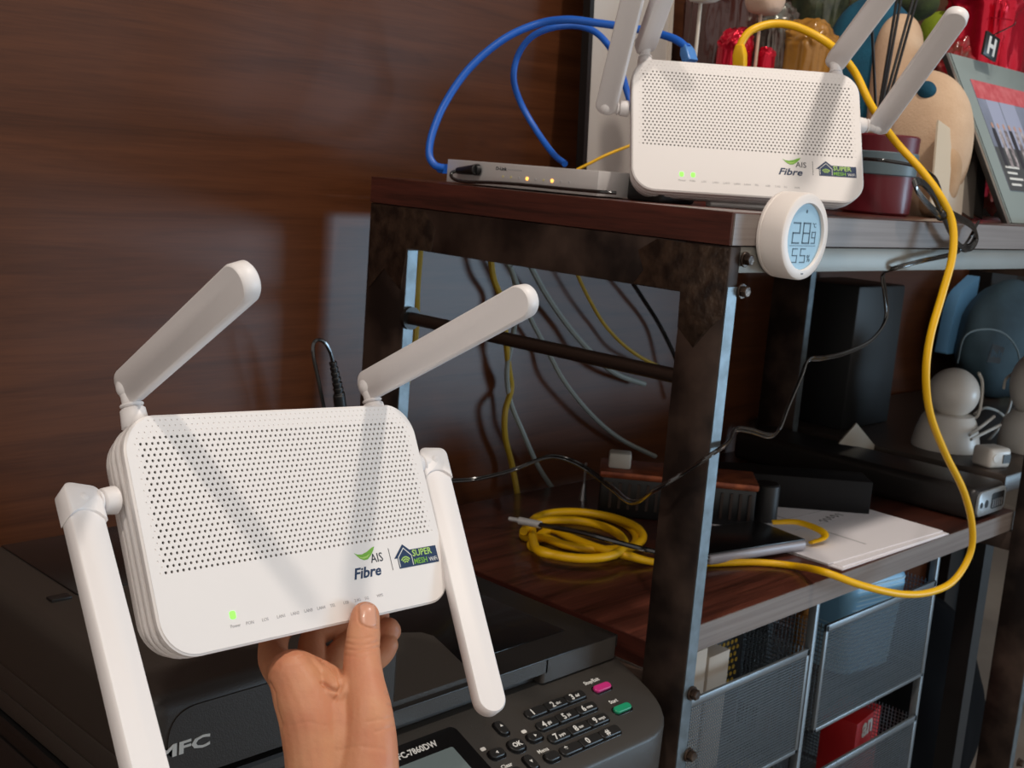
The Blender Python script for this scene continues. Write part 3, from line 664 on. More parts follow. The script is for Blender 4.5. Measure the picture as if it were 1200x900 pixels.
# black lead with ribbed strain relief, left of the rack
t_ = empty('power_lead', aY(390, 480, 1.03), 'black lead with ribbed strain relief rising behind the held router', 'cable')
MB().tube([aY(378, 640, .99), aY(388, 560, 1.01), aY(383, 500, 1.03), aY(374, 450, 1.03), aY(367, 415, 1.03), aY(369, 400, 1.03), aY(379, 400, 1.03), aY(387, 413, 1.03), aY(391, 430, 1.03)], .0021, n=8).build('jacket', blackc, t_)
b = MB()
for k in range(7): b.cyl(aY(390 + k * 1.2, 424 + k * 6, 1.03), aY(390.8 + k * 1.2, 428 + k * 6, 1.03), .0042 + .0003 * k, n=14, bev=.0005)
b.cyl(aY(390, 424, 1.03), aY(400, 476, 1.03), .0032, .0052, n=14).cyl(aY(397, 462, 1.03), aY(402, 500, 1.03), .0068, n=16, bev=.001).build('strain_relief', blackp, t_)
# twin-core cord under the upper board
cord = [aY(1145, 262, .572), aY(1132, 285, .568), aY(1118, 298, .566), aY(1080, 307, .568), aY(1050, 315, .575), aY(1034, 322, .60), aY(1036, 345, .61), aY(1037, 375, .61), aY(1020, 400, .61), aY(990, 415, .61), aY(965, 421, .61), aY(946, 424, .61), aY(937, 445, .61), aY(922, 480, .61), aY(912, 505, .61), aY(900, 512, .605), aY(878, 506, .60), aY(860, 505, .595), aY(852, 520, .580), aX(830, 536, .835), aX(800, 556, .835), aX(768, 575, .835), aY(740, 590, .72), aY(715, 572, .80), aY(690, 553, .84), aY(665, 540, .86), aY(640, 537, .88), aY(600, 552, .90), aY(560, 562, .93), aY(525, 565, .95)]
cr = cable('twin_core_cable', cord, .0015, blackc, 'shiny black twin-core cord draped across the middle of the rack')
MB().tube([p + V((.001, -.0010, .0026)) for p in cord], .0015, n=8, res=7).build('second_core', blackc, cr)
# bundled black lead at the router
bn = [aY(1012, 186, .66), aY(1035, 188, .64), aY(1070, 194, .62), aY(1092, 205, .60), aY(1100, 218, .585), aY(1104, 236, .576)]
br = cable('power_lead', bn, .0019, blackc, 'bundled black lead hanging over the front edge of the upper board')
for k in range(4):
    o_ = .0016 * k
    MB().tube([aY(x, y, .568 - .001 * k) + V((o_, 0, -o_)) for x, y in ((1102, 250), (1088, 238), (1075, 222), (1071, 212), (1078, 210), (1090, 222), (1102, 246), (1112, 268), (1124, 286), (1136, 287), (1143, 275), (1138, 262), (1122, 252), (1108, 246))], .0021, n=6, closed=True).build('loop', blackc, br)
MB().ball(aY(1103, 252, .566), .0062, 12).build('twist_tie', blackp, br)

# ------------------------------------------------------------------ things on the lower board
def OB(c0, xd, size, bev=0, seg=2, yd=None):
    """box with its lower front-left corner at c0, running along xd, depth yd"""
    xd = V(xd).normalized(); yd = V(yd).normalized() if yd else V((0, 0, 1)).cross(xd)
    A = frame_m(c0, xd, yd); return MB().box((0, 0, 0), size, A, bev=bev, seg=seg), A
# coil sheets
b, A = OB((1.225, .638, LOWZ), (1, -.015, 0), (.262, .20, .0012)); pa = empty('paper_stack', A.translation, 'white printed papers at the front edge of the lower board', 'papers')
b.build('sheet', paper, pa)
b, A2 = OB((1.232, .642, LOWZ + .0013), (1, -.03, 0), (.245, .20, .0012)); b.build('sheet', paper, pa)
b, A3 = OB((1.222, .655, LOWZ + .0026), (1, -.055, 0), (.262, .19, .0010)); sh = b.build('sheet', paper, pa)
for k in range(3): MB().box((.03 + .05 * k, .10, .00105), (.06 + .055 * k, .1006, .0012), A3).build('printed_line', inkl, sh, sm=0)
MB().box((.11, .02, .00105), (.113, .17, .0012), A3).box((.02, .135, .00105), (.21, .1365, .0012), A3).build('printed_line', inkl, sh, sm=0)
hp = A3.inverted() @ aZ(962, 611, LOWZ + .0038)
hw = [(hp.x + .0042 * k, hp.y + .006 * math.sin(k * 2.3) + .0006 * k, .0011) for k in range(14)]
MB().tube([A3 @ V(q) for q in hw], .0004, n=5).build('handwriting', inkb, sh)
# tablet
q0 = aZ(835, 664, LOWZ + .004); q1 = aZ(945, 646, LOWZ + .004); d = (q1 - q0); d.z = 0
b, A = OB(V((q1.x, q1.y, LOWZ + .0052)) - d.normalized() * .155, d, (.155, .085, .0035), bev=.0012); tl = empty('tablet', A.translation, 'thin black tablet with silver edge lying behind the front leg', 'tablet')
MB().box((0, 0, 0), (.155, .085, .0115), A, bev=.0035, seg=3).build('shell', mat('tablet_silver', (176, 170, 174), .45, .2), tl); MB().box((.001, .0035, .0110), (.154, .083, .0130), A, bev=.0006).build('screen', mat('screen_black', (18, 18, 20), .3), tl)
# yellow strap end
single('strap', MB().tube([aZ(905, 612, LOWZ + .018), aZ(935, 612, LOWZ + .02), aZ(962, 622, LOWZ + .017), aZ(966, 630, LOWZ + .012), aZ(950, 636, LOWZ + .009)], [.0035, .0042, .0045, .0045, .0040], n=8, flat=.5), yel, 'short flat yellow strap end lying on the white papers', 'strap')
# slim usb cable
us = empty('charging_cable', aZ(600, 608, LOWZ + .02), 'black cable with long silver tip lying over the yellow coil', 'cable')
U = [aZ(632, 615, LOWZ + .032), aZ(680, 624, LOWZ + .036), aZ(725, 636, LOWZ + .034), aZ(775, 648, LOWZ + .028), aZ(830, 655, LOWZ + .018)]
MB().tube(U, .0030, n=8).build('jacket', blackc, us)
MB().cyl(aZ(608, 610, LOWZ + .031), aZ(634, 615, LOWZ + .032), .0044, .0042, n=16, bev=.0006).cyl(aZ(597, 608, LOWZ + .030), aZ(609, 610, LOWZ + .031), .0026, n=10).build('metal_tip', mat('tip_silver', (205, 205, 205), .4, .3), us)
# black case with copper trim behind the front leg
q0 = aZ(700, 604, LOWZ); q1 = aZ(882, 622, LOWZ); d = q1 - q0
cc = empty('accessory_case', q0, 'black ribbed case with copper-coloured rim behind the front leg', 'case')
b, A = OB(q0, d, (d.length, .07, .052), bev=.004); b.build('body', blackp, cc)
cop = mat('copper', (170, 92, 58), .4, .5, rgb2=(120, 60, 40), scale=60)
MB().box((-.002, -.003, .050), (d.length + .002, .07, .059), A, bev=.003).build('rim', cop, cc)
for k in range(16): MB().box((.012 + k * .0115, -.0022, .012), (.0155 + k * .0115, .0005, .045), A).build('rib', mat('rib_brown', (52, 38, 32), .4), cc)
for r_ in range(3):
    for k in range(4): MB().cyl(A @ V((.088 + k * .009, -.0038, .010 + r_ * .009)), A @ V((.088 + k * .009, -.0010, .010 + r_ * .009)), .0026, n=8).build('stud', cop, cc)
single('plug_block', MB().box((0, 0, 0), (.028, .024, .020), A @ M.Translation((.008, .012, .0592)), bev=.003), mat('off_white', (170, 166, 158), .5), 'small off-white plug block standing on the copper-rimmed case', 'plug')
single('black_tin', MB().cyl(aZ(894, 612, LOWZ), aZ(894, 612, LOWZ) + V((0, 0, .052)), .0165, n=28, bev=.002), blackp, 'short black cylinder between the copper-rimmed case and the long black box', 'tin')
single('metal_stand', MB().cyl(aZ(683, 586, LOWZ), aZ(683, 586, LOWZ) + V((0, 0, .022)), .0055, .002, n=12).cyl(aZ(683, 586, LOWZ) + V((0, 0, .02)), aZ(683, 586, LOWZ) + V((0, 0, .05)), .0016, n=8), alu, 'tiny metal pin stand behind the yellow coil', 'stand')
# long black box
q0 = aZ(850, 594, LOWZ); q1 = aZ(1018, 607, LOWZ); d = V((.133, -.138, 0))
b, A = OB(V((1.466, .736, LOWZ)) - d.normalized() * .23, d, (.23, .055, .047), bev=.001)
single('flat_box', b, mat('box_black', (18, 15, 15), .6, spec=.2), 'long matt black box lying on the papers in the middle of the lower board', 'box')
# router-like black set-top unit with socket end
ux0, ux1 = 1.572, 1.668
ps = empty('power_station', (1.62, .80, LOWZ), 'flat black power unit with a silver socket end at the right of the lower board', 'power unit')
MB().box((ux0, .640, LOWZ + .0005), (ux1, 1.03, LOWZ + .046), bev=.010, seg=4).build('case', mat('case_black', (32, 29, 28), .36), ps, sm=60)
EM = frame_m((ux0, .6400, LOWZ), (1, 0, 0), (0, 0, 1))
MB().loft([[(x, y, z) for x, y in rrect(.088 - 2 * i, .034 - 2 * i, .010 - i, 6, cx=.048, cy=.0235)] for z, i in ((-.001, 0), (.0018, 0), (.0024, .0008))], EM).build('socket_plate', mat('plate_grey', (150, 156, 160), .4, .3), ps)
for x, r in ((.014, .0040), (.030, .0055)): MB().cyl(EM @ V((x, .0225, .002)), EM @ V((x, .0225, .0030)), r, n=18).build('socket', blackp, ps)
MB().loft([[(x, y, z) for x, y in rrect(.040, .022, .004, 4, cx=.065, cy=.024)] for z in (.002, .0030)], EM).build('socket', blackp, ps)
for k in range(5): MB().box((.049 + k * .007, .015, .003), (.0515 + k * .007, .026, .0036), EM).build('contact_pin', alu, ps)
single('card', (lambda T_: MB().loft([T_, [p + V((.001, .0025, 0)) for p in T_]]))([aY(x, y, aZ(1007, 524, .744).y) for x, y in ((983, 520), (1030, 528), (1004, 496))]), mat('card_beige', (166, 156, 142), .7), 'small beige triangular card standing behind the flat black power unit', 'card')
# ------------------------------------------------------------------ mesh drawer unit
DT = LOWZ - .030
du = empty('drawer_unit', (1.21, .66, 0), 'silver wire-mesh drawer unit standing under the lower board', 'drawers')
fr = mat('frame_grey', (128, 134, 138), .4, .6)
DX0, DXM, DX1 = .925, 1.2035, 1.508; DY = .652
def post(x, y): MB().box((x, y, 0), (x + .0075, y + .010, DT), bev=.0008).build('post', fr, du)
for x in (DX0, DXM, DX1):
    for y in (DY, DY + .28): post(x, y)
for x in (DX0, DXM, DX1):
    for z in (DT - .165, DT - .36): MB().box((x + .0076, DY + .004, z), (x + .0096, DY + .285, z + .004)).build('runner', fr, du)
for y in (DY + .001, DY + .283): MB().box((DX0, y, DT - .006), (DX1 + .0075, y + .006, DT), bev=.0006).build('top_bar', fr, du)
def wire_panel(mb, o, u, v, wu, wv, p, t=.0008):
    o = V(o); u = V(u); v = V(v); n = u.cross(v)
    A = frame_m(o, u, v); k = 0
    nu = int(wu / p); nv = int(wv / p)
    for i in range(1, nu): x = i * wu / nu; mb.box((x - t / 2, 0, -t / 2), (x + t / 2, wv, t / 2), A)
    for j in range(1, nv): y = j * wv / nv; mb.box((0, y - t / 2, -t / 2 + t), (wu, y + t / 2, t / 2 + t), A)
def drawer(x0, x1, zt, zb, y=None):
    y = DY - .004 if y is None else y; yb = y + .26; e = .0085; f = .004
    d = MB()
    d.box((x0, y, zt - e), (x1, y + f, zt), bev=.0008).box((x0, y, zb), (x1, y + f, zb + e * .6), bev=.0008).box((x0, y, zb), (x0 + e * .7, y + f, zt), bev=.0008).box((x1 - e * .7, y, zb), (x1, y + f, zt), bev=.0008)
    o = d.build('drawer', fr, du)
    mb = MB(); wire_panel(mb, (x0, y + .002, zb), (1, 0, 0), (0, 0, 1), x1 - x0, zt - zb, .0034)
    mb.build('front_mesh', mesh_m, o, sm=0, kind='stuff')
    mb = MB()
    for xs in (x0 + .003, x1 - .003): wire_panel(mb, (xs, y + f, zb), (0, 1, 0), (0, 0, 1), .255, zt - zb, .0050)
    wire_panel(mb, (x0, y + f, zb + .001), (1, 0, 0), (0, 1, 0), x1 - x0, .255, .0050)
    mb.build('tray_mesh', mesh_m, o, sm=0, kind='stuff')
    return o
ZT = DT - .052; H1 = .128
drawer(DX0 + .006, DXM - .010, ZT - .008, ZT - .008 - H1)
drawer(DXM + .022, DX1 - .004, ZT + .012, ZT + .012 - H1 - .006)
drawer(DX0 + .006, DXM - .010, ZT - .19, ZT - .19 - H1)
drawer(DXM + .022, DX1 - .004, ZT - .178, ZT - .178 - H1)
zf = ZT - .008 - H1 + .004
ct = mat('carton', (206, 192, 176), .7)
for i, (px, py, w_, h, s_) in enumerate(((796, 770, .050, .162, 'leftmost'), (824, 770, .046, .160, 'middle'), (850, 768, .040, .158, 'rightmost'))):
    x = DX0 + .016 + [0, .053, .102][i]
    b, A = OB((x, DY + .03, zf), (1, .03, 0), (w_, .12, h - .02 * i / 2), bev=.001)
    single('carton', b, ct, 'cream carton in the top left mesh drawer, %s of three' % s_, 'carton', 'cream cartons in the mesh drawer')
b, A = OB((DX0 + .168, DY + .07, zf), (1, 0, 0), (.080, .10, .150), bev=.004)
dk = empty('patterned_pouch', A.translation, 'dark pouch with yellow honeycomb dots in the left mesh drawer', 'pouch'); b.build('body', blackp, dk)
hx = MB()
for r_ in range(7):
    for k in range(7): hx.cyl(A @ V((.012 + k * .0082 + (r_ % 2) * .0041, -.0006, .070 + r_ * .008)), A @ V((.012 + k * .0082 + (r_ % 2) * .0041, .0006, .070 + r_ * .008)), .0028, n=6)
hx.build('dots', yeld, dk, sm=0)
# ribbed basket, window light put into its bright blue colour
lb = mat('blue_lit_plastic', (140, 200, 240), .4)
q = V((1.36, .72, 0)); bz = ZT + .012 - H1 + .002
bk = empty('blue_basket', (q.x, q.y, bz), 'ribbed basket in the top right mesh drawer, window light put into its bright blue', 'basket')
KM = M.Translation((1.405, .715, bz)) @ M.Rotation(math.radians(-8), 4, 'Z')
MB().loft([[(x, y, z) for x, y in rrect(.100 + .02 * t, .075 + .01 * t, .018, 6)] for z, t in ((.018, 0), (.05, .4), (.100, .9), (.128, 1.2), (.140, 1.0), (.143, .7))], KM).build('body', lb, bk)
rb = MB()
for k in range(20):
    z = .020 + k * .0060; t = z / .13
    rb.loft([[(x, y, z + dz) for x, y in rrect(.100 + .02 * t + e, .075 + .01 * t + e, .018, 6)] for dz, e in ((0, 0), (.0012, .0022), (.0026, .0022), (.0036, 0))], KM)
rb.build('ribs', mat('blue_lit_rib', (196, 232, 252), .4), bk)
b, A = OB((1.27, .70, bz), (1, 0, 0), (.022, .10, .125), bev=.003); single('brown_bottle', MB().cyl((1.265, .70, bz), (1.265, .70, bz + .115), .012, n=20, bev=.002).cyl((1.265, .70, bz + .114), (1.262, .695, bz + .150), .005, n=14), mat('amber', (150, 104, 50), .3), 'small amber bottle beside the light-blue basket', 'bottle')
# red carton in the lower right drawer
zr = ZT - .178 - H1 + .003
q = aY(1012, 838, .72)
rc = empty('red_carton', (q.x, .72, zr), 'red carton with white letters in the lower right mesh drawer', 'carton')
A = frame_m((q.x - .055, .70, zr), (1, .12, 0), (-.12, 1, 0)) @ M.Rotation(0, 4, 'X')
hR = q.z - zr + .010
MB().box((0, 0, 0), (.085, .05, hR), A, bev=.001).build('body', mat('red_print', (198, 30, 34), .45), rc)
text('an', .040, A @ frame_m((.020, -.0006, hR - .026), (1, 0, 0), (0, 0, 1)), 'lettering', inkw, rc, bold=.0012)
b, A = OB((1.235, .70, zr), (1, .2, 0), (.035, .06, .095), bev=.001); single('yellow_carton', b, mat('pale_yellow', (196, 184, 120), .6), 'pale yellow carton left of the red one in the lower mesh drawer', 'carton')
b, A = OB((1.285, .73, zr), (1, 0, 0), (.04, .07, .105), bev=.001); single('black_carton', b, mat('box_black2', (30, 28, 28), .5), 'black carton behind the pale yellow one in the lower mesh drawer', 'carton')

# ------------------------------------------------------------------ side table right of the rack
st = empty('side_table', (2.15, .85, 0), 'dark side table standing right of the rack', 'table')
tw = mat('table_top', (62, 52, 46), .35)
MB().box((1.715, .66, .715), (2.60, 1.085, .742), bev=.003).build('tabletop', tw, st)
for x, y in ((1.73, .68), (2.56, .68), (1.73, 1.04), (2.56, 1.04)): MB().box((x, y, 0), (x + .03, y + .03, .715)).build('leg', blackp, st)
def px_at(px, py, z): return aZ(px, py, z)
TZ = .742
# black box
p = aZ(1080, 508, TZ)
bb_ = single('black_speaker', MB().box((p.x - .12, 1.0 - .05, TZ), (p.x + .035, 1.07, TZ + .235), bev=.004), mat('speaker', (24, 25, 26), .5), 'tall matt black box at the back of the side table', 'box')
# ball camera
p = aZ(1107, 524, TZ); cw = mat('camera_white', (222, 216, 208), .35)
bc = empty('ball_camera', p, 'white ball-shaped camera on a flared base, left on the side table', 'camera')
k_ = ppx(p)[2] / F
MB().lathe([(0, 0), (38 * k_, 0), (38.5 * k_, 3 * k_), (36 * k_, 18 * k_), (31 * k_, 34 * k_), (27 * k_, 40 * k_), (0, 41 * k_)], 40, M.Translation(p)).build('base', cw, bc)
MB().ball(p + V((.004, 0, 65 * k_)), 29 * k_, 36).build('head', cw, bc)
# second white device + charger + white leads
p = aZ(1212, 528, TZ); k_ = ppx(p)[2] / F
wd = empty('white_speaker', p, 'white rounded device at the right edge, right of the ball camera', 'device')
MB().lathe([(0, 0), (40 * k_, 0), (42 * k_, 5 * k_), (40 * k_, 30 * k_), (30 * k_, 46 * k_), (0, 47 * k_)], 36, M.Translation(p)).build('base', cw, wd)
MB().ball(p + V((0, 0, 78 * k_)), 38 * k_, 32, sc=(1, 1, 1.15)).build('head', cw, wd)
p = aZ(1166, 548, TZ); k_ = ppx(p)[2] / F
ch = empty('charger', p, 'white mains charger lying in front of the white leads', 'charger')
b, A = OB(p + V((-.022, 0, 0)), (1, -.35, 0), (.044, .036, .030), bev=.006, seg=3); b.build('body', cw, ch)
MB().box((.026, -.0012, .008), (.040, .001, .021), A).build('socket', blackp, ch); MB().cyl(A @ V((.012, -.001, .016)), A @ V((.012, .001, .016)), .006, n=16).build('button', cw, ch)
wl = mat('white_lead', (206, 202, 194), .4)
for i, pts in enumerate((((1142, 485), (1155, 478), (1172, 484), (1186, 500), (1194, 515), (1190, 530), (1175, 536)), ((1187, 455), (1182, 480), (1168, 505), (1150, 525), (1142, 540), (1148, 549), (1165, 552)), ((1132, 492), (1145, 488), (1150, 470), (1151, 448), (1147, 437)), ((1176, 456), (1180, 443), (1196, 434), (1204, 434)), ((1136, 510), (1150, 500), (1165, 488)), ((1138, 515), (1158, 505), (1172, 498)))):
    single('white_lead', MB().tube([aY(x, y, .80 - .012 * i) for x, y in pts], .0024, n=8), wl, ['white lead arching from the ball camera down to the charger', 'white lead looping round the front of the charger', 'white lead rising to a split right of the ball camera head', 'white lead curving up against the white rounded device', 'lower left short white lead beside the ball camera base', 'upper short white lead crossing behind the charger'][i], 'cable', 'white leads beside the ball camera')
# teal bag
p = aY(1168, 445, .97); k_ = ppx(p)[2] / F
tg = empty('teal_bag', V((p.x, .97, TZ)), 'dull teal soft bag with black patch behind the ball camera', 'bag')
teal = mat('teal_cloth', (56, 80, 92), .8, rgb2=(40, 60, 72), scale=12, bump=.3)
b = bmesh.new(); bmesh.ops.create_icosphere(b, subdivisions=4, radius=1)
for v in b.verts:
    d = 1 + .07 * noise.noise(v.co * 2.1); v.co = V((v.co.x * .150 * d, v.co.y * .075 * d, max(-.105, v.co.z * .125 * d)))
MB().bm(b, M.Translation((p.x + .045, .985, TZ + .108))).build('body', teal, tg, sm=80)
A = frame_m(aY(1156, 424, .893), (1, 0, -.12), (.12, 0, 1))
MB().prism([(0, 0), (.058, 0), (.066, .030), (.010, .034)], 0, .001, A).build('patch', blackp, tg); 
for k in range(5): MB().box((.012 + k * .010, .010 + .002 * (k % 2), .001), (.018 + k * .010, .024 - .003 * (k % 3), .0014), A).build('patch_print', teal, tg)
MB().tube([aY(1122, 425, .90), aY(1130, 395, .89), aY(1150, 386, .885), aY(1175, 390, .88), aY(1192, 410, .88), aY(1196, 440, .88)], .0016, n=8).build('piping', mat('grey_piping', (110, 122, 124), .5), tg)
p = aY(1122, 372, 1.05)
single('blue_cushion', MB().prism(rounded_poly([(-.055, -.07), (-.040, .045), (.050, .085), (.045, -.07)], [.005, .035, .006, .005]), -.012, .012, frame_m(p + V((.0, 0, 0)), (1, 0, 0), (0, 0, 1))), mat('sky_blue', (108, 166, 212), .6), 'light-blue panel standing behind the teal bag', 'panel')
# trims and window beyond the end of the wood wall
struct('trim_1', MB().box((2.49, 1.05, 0), (2.62, 1.0995, 2.6)), blackp)
struct('wall_far', MB().box((2.62, 3.15, 0), (4.6, 3.2, 2.6)), mat('plaster_far', (84, 78, 72), .9))
a = aX(1184, 372, 4.54); c = aX(1197, 338, 4.54)
wn = MB().box((4.53, min(a.y, c.y) - .02, a.z), (4.548, max(a.y, c.y) + .02, c.z + .02))
wo = tag(wn.build('window_1', mat('window_glow', (190, 224, 214), .5, emit=(190, 226, 216), es=.85), None, 0), kind='structure')
MB().box((4.52, min(a.y, c.y) - .06, c.z + .02), (4.549, max(a.y, c.y) + .06, c.z + .06)).box((4.52, max(a.y, c.y) + .02, a.z - .05), (4.549, max(a.y, c.y) + .06, c.z + .02)).build('window_frame', blackp, wo)
# floor clutter below, right of the drawers
bgm = mat('bag_black', (12, 13, 16), .9, spec=.1, bump=.3, scale=20)
b = bmesh.new(); bmesh.ops.create_icosphere(b, subdivisions=4, radius=1)
q = aY(1150, 800, .86)
for v in b.verts:
    d = 1 + .12 * noise.noise(v.co * 1.7); v.co = V((v.co.x * .16 * d, v.co.y * .13 * d, max(-.20, v.co.z * .22 * d)))
single('black_bag', MB().bm(b, M.Translation((2.02, .90, .2001))), bgm, 'slumped black bag on the floor right of the mesh drawers', 'bag')
single('floor_plank', MB().box((1.60, .78, .0005), (2.30, .83, .028), bev=.002), mat('plank', (150, 140, 124), .6), 'pale plank lying on the floor in front of the black bag', 'plank')

# ------------------------------------------------------------------ things on the upper board
# white-fronted panel leaning on the wall
p0 = aY(683, 195, 1.065)
wp_ = empty('framed_panel', (1.28, 1.04, TOPZ), 'plain grey-white framed panel standing behind the shelf router', 'panel')
x0 = aY(685, 180, 1.04).x; x1 = aY(783, 30, 1.055).x
A = M.Translation((x0, 1.038, TOPZ)) @ M.Rotation(math.radians(-3), 4, 'X')
MB().box((.004, .0, .004), (x1 - x0 - .006, .006, .52), A, bev=.001).build('front', mat('panel_white', (196, 190, 184), .5), wp_)
MB().box((-.004, -.002, 0), (.0035, .010, .53), A).build('frame_edge', blackp, wp_)
MB().box((x1 - x0 - .0065, -.003, 0), (x1 - x0, .010, .53), A).build('frame_edge', mat('frame_cream', (200, 190, 178), .5), wp_, label='cream right frame edge')
# crinkled wraps
def wrap(name, px, py, y, rx, rz, m_, label, seed, cat='wrap', amp=.28, down=True, group=None):
    c = aY(px, py, y); k = ppx(c)[2] / F; rx *= k; rz *= k
    b = bmesh.new(); bmesh.ops.create_icosphere(b, subdivisions=5, radius=1)
    for v in b.verts:
        n = v.co.copy(); d = 1 + amp * .8 * (abs(noise.noise(n * 2.2 + V((seed, 0, 0)))) - .2) + amp * .45 * abs(noise.noise(n * 5 + V((0, seed, 0)))) + amp * .22 * abs(noise.noise(n * 13 + V((seed, seed, 0))))
        sq = lambda t: math.copysign(abs(t) ** .72, t); wv = 1 + .16 * math.sin(3 * n.x + seed) * math.cos(2.5 * n.z + seed * 2); v.co = V((sq(n.x) * rx * d * wv, sq(n.y) * min(rx, .05) * d, sq(n.z) * rz * d / wv))
    if down:
        lo = min(v.co.z for v in b.verts); kz = (c.z - TOPZ - .0006) / -lo
        for v in b.verts:
            if v.co.z < 0: v.co.z *= kz
    mb = MB().bm(b, M.Translation(c))
    if not down: mb.cyl((c.x, c.y + .004, TOPZ + .0006), (c.x, c.y + .004, c.z - rz * .8), .0022, n=8)
    o = single(name, mb, m_, label, cat, group, sm=50)
    return o
foil_r = mat('foil_red', (206, 24, 52), .16, .55, bump=.6, scale=60)
clear = mat('cellophane', (150, 120, 112), .12, 0, bump=.8, scale=70, coat=.5, rgb2=(110, 84, 76))
silv = mat('foil_silver', (128, 130, 122), .2, .5, bump=.6, scale=60, rgb2=(96, 76, 70))
wrap('red_foil_wrap', 862, 62, .93, 18, 26, foil_r, 'crumpled red foil between the blue and yellow plugs', 1)
wrap('cellophane_wrap', 850, 10, 1.0, 38, 44, mat('wrap_brown', (70, 38, 34), .2, bump=.8, scale=60, coat=.4), 'brownish clear wrap above the red foil', 2)
wrap('silver_wrap', 905, 48, .95, 27, 44, silv, 'silvery wrap behind the top of the yellow cable', 3)
wrap('red_foil_wrap', 898, 68, .90, 9, 12, foil_r, 'small red foil bit right of the yellow plug', 4)
wrap('amber_wrap', 948, 62, .90, 30, 30, mat('wrap_amber', (170, 120, 50), .25, bump=.6, scale=50, coat=.4), 'amber wrapped packet between yellow cable and shelf router', 5)
wrap('dark_wrap', 962, 12, .95, 38, 45, mat('wrap_dark', (48, 54, 44), .25, bump=.6, scale=50, coat=.4, rgb2=(80, 84, 62)), 'dark green wrapped packet behind the yellow cable', 6)
wrap('cream_ball', 826, -14, .90, 20, 18, mat('cream_cloth', (214, 206, 194), .8), 'cream cloth ball on a stick, leftmost at the top edge', 7, 'ball', .02, False)
wrap('cream_ball', 897, -4, .90, 21, 22, mat('cream_cloth2', (206, 176, 154), .8), 'tan cloth ball on a stick above the silvery wrap', 8, 'ball', .02, False)
# cushions (plain)
def cushion(name, px, py, y, rx, ry, rz, m_, label, tilt=0, pw=1.0, cat='cushion'):
    c = aY(px, py, y); k = ppx(c)[2] / F
    b = bmesh.new(); bmesh.ops.create_icosphere(b, subdivisions=5, radius=1)
    for v in b.verts:
        n = v.co; v.co = V([math.copysign(abs(n[i]) ** pw, n[i]) for i in range(3)]); v.co = V((v.co.x * rx * k, v.co.y * ry, v.co.z * rz * k * (max(1, (c.z - TOPZ - .001) / (rz * k)) if n.z < 0 and tilt == 0 else 1)))
    return single(name, MB().bm(b, M.Translation(c) @ M.Rotation(math.radians(tilt), 4, 'Y')), m_, label, cat, sm=80)
felt = lambda n, c, c2: mat(n, c, .9, rgb2=c2, scale=30, bump=.25, bscale=350)
tealc = felt('teal_felt', (16, 86, 112), (10, 68, 92)); cream = felt('cream_felt', (216, 186, 156), (204, 172, 142)); lime = felt('lime_felt', (140, 160, 34), (120, 140, 26)); tan = felt('tan_felt', (196, 162, 128), (180, 146, 112))
cushion('teal_cushion', 1018, 92, .86, 62, .06, 92, tealc, 'large teal plush cushion behind the right antennas', 0, .9)
cushion('cream_cushion', 1052, 68, .80, 29, .03, 50, cream, 'small cream plush cushion in front of the teal one', 0, .9)
cushion('cream_cushion', 1073, 172, .74, 46, .07, 88, cream, 'big cream plush cushion right of the shelf router', 3, .92)
cushion('tan_cushion', 1097, 205, .70, 22, .03, 48, tan, 'tan plush pad leaning on the big cream cushion', 0, .9)
cushion('teal_tab', 1086, 107, .72, 10, .012, 12, tealc, 'small teal felt tab on the big cream cushion', -20)
cushion('lime_ball', 1102, 38, .86, 24, .03, 24, lime, 'lime green felt ball above the cream cushions', 0)
cushion('dark_green_cap', 1065, 4, .84, 36, .04, 22, felt('green_dark', (58, 70, 20), (24, 30, 14)), 'dark green felt piece at the top edge beside the lime ball', -10)
# cartons behind
b, A = OB((aY(1083, 200, .86).x, .86, TOPZ), (1, -.05, 0), (.115, .10, .135), bev=.002)
single('gift_carton', b, mat('kraft', (190, 148, 104), .6, rgb2=(172, 130, 88), scale=12), 'kraft carton standing behind the big cream cushion', 'carton')
for i, (px, c_) in enumerate(((1107, (206, 190, 166)), (1122, (188, 176, 160)), (1134, (120, 112, 104)), (1143, (70, 66, 62)))):
    q = aY(px, 235, .66 + .004 * i)
    A = M.Translation((q.x + .006 * i, .665 + .004 * i, TOPZ + .001)) @ M.Rotation(math.radians(-10), 4, 'X') @ M.Rotation(math.radians(14), 4, 'Y')
    single('greeting_card', MB().box((-.020, 0, .006), (.022, .0025, .115), A), mat('card%d' % i, c_, .6), ['cream card with thin pen strokes', 'beige card', 'grey card', 'dark grey card'][i] + ' leaning left of the photo frame', 'card')
# red tin mug
q = aY(1030, 205, .70); k_ = ppx(q)[2] / F
mg = empty('red_mug', (q.x, .70, TOPZ), 'dark red tapering mug tucked behind the right end of the shelf router', 'mug')
MB().lathe([(0, 0), (.036, 0), (.039, .003), (.040, .06), (.041, .088), (.039, .090), (.037, .088), (.036, .01), (0, .01)], 40, M.Translation((q.x, .70, TOPZ + .0002))).build('body', mat('mug_red', (96, 14, 28), .4, coat=.1), mg)
MB().tube([V((q.x + .038, .70, TOPZ + .078)), V((q.x + .060, .70, TOPZ + .075)), V((q.x + .064, .70, TOPZ + .045)), V((q.x + .040, .70, TOPZ + .022))], .005, n=12).build('handle', MATS['mug_red'], mg)
MB().lathe([(.0402, .045), (.0412, .046), (.0414, .070), (.0404, .071)], 40, M.Translation((q.x, .70, TOPZ))).build('grey_band', mat('band_grey', (92, 110, 118), .4), mg)
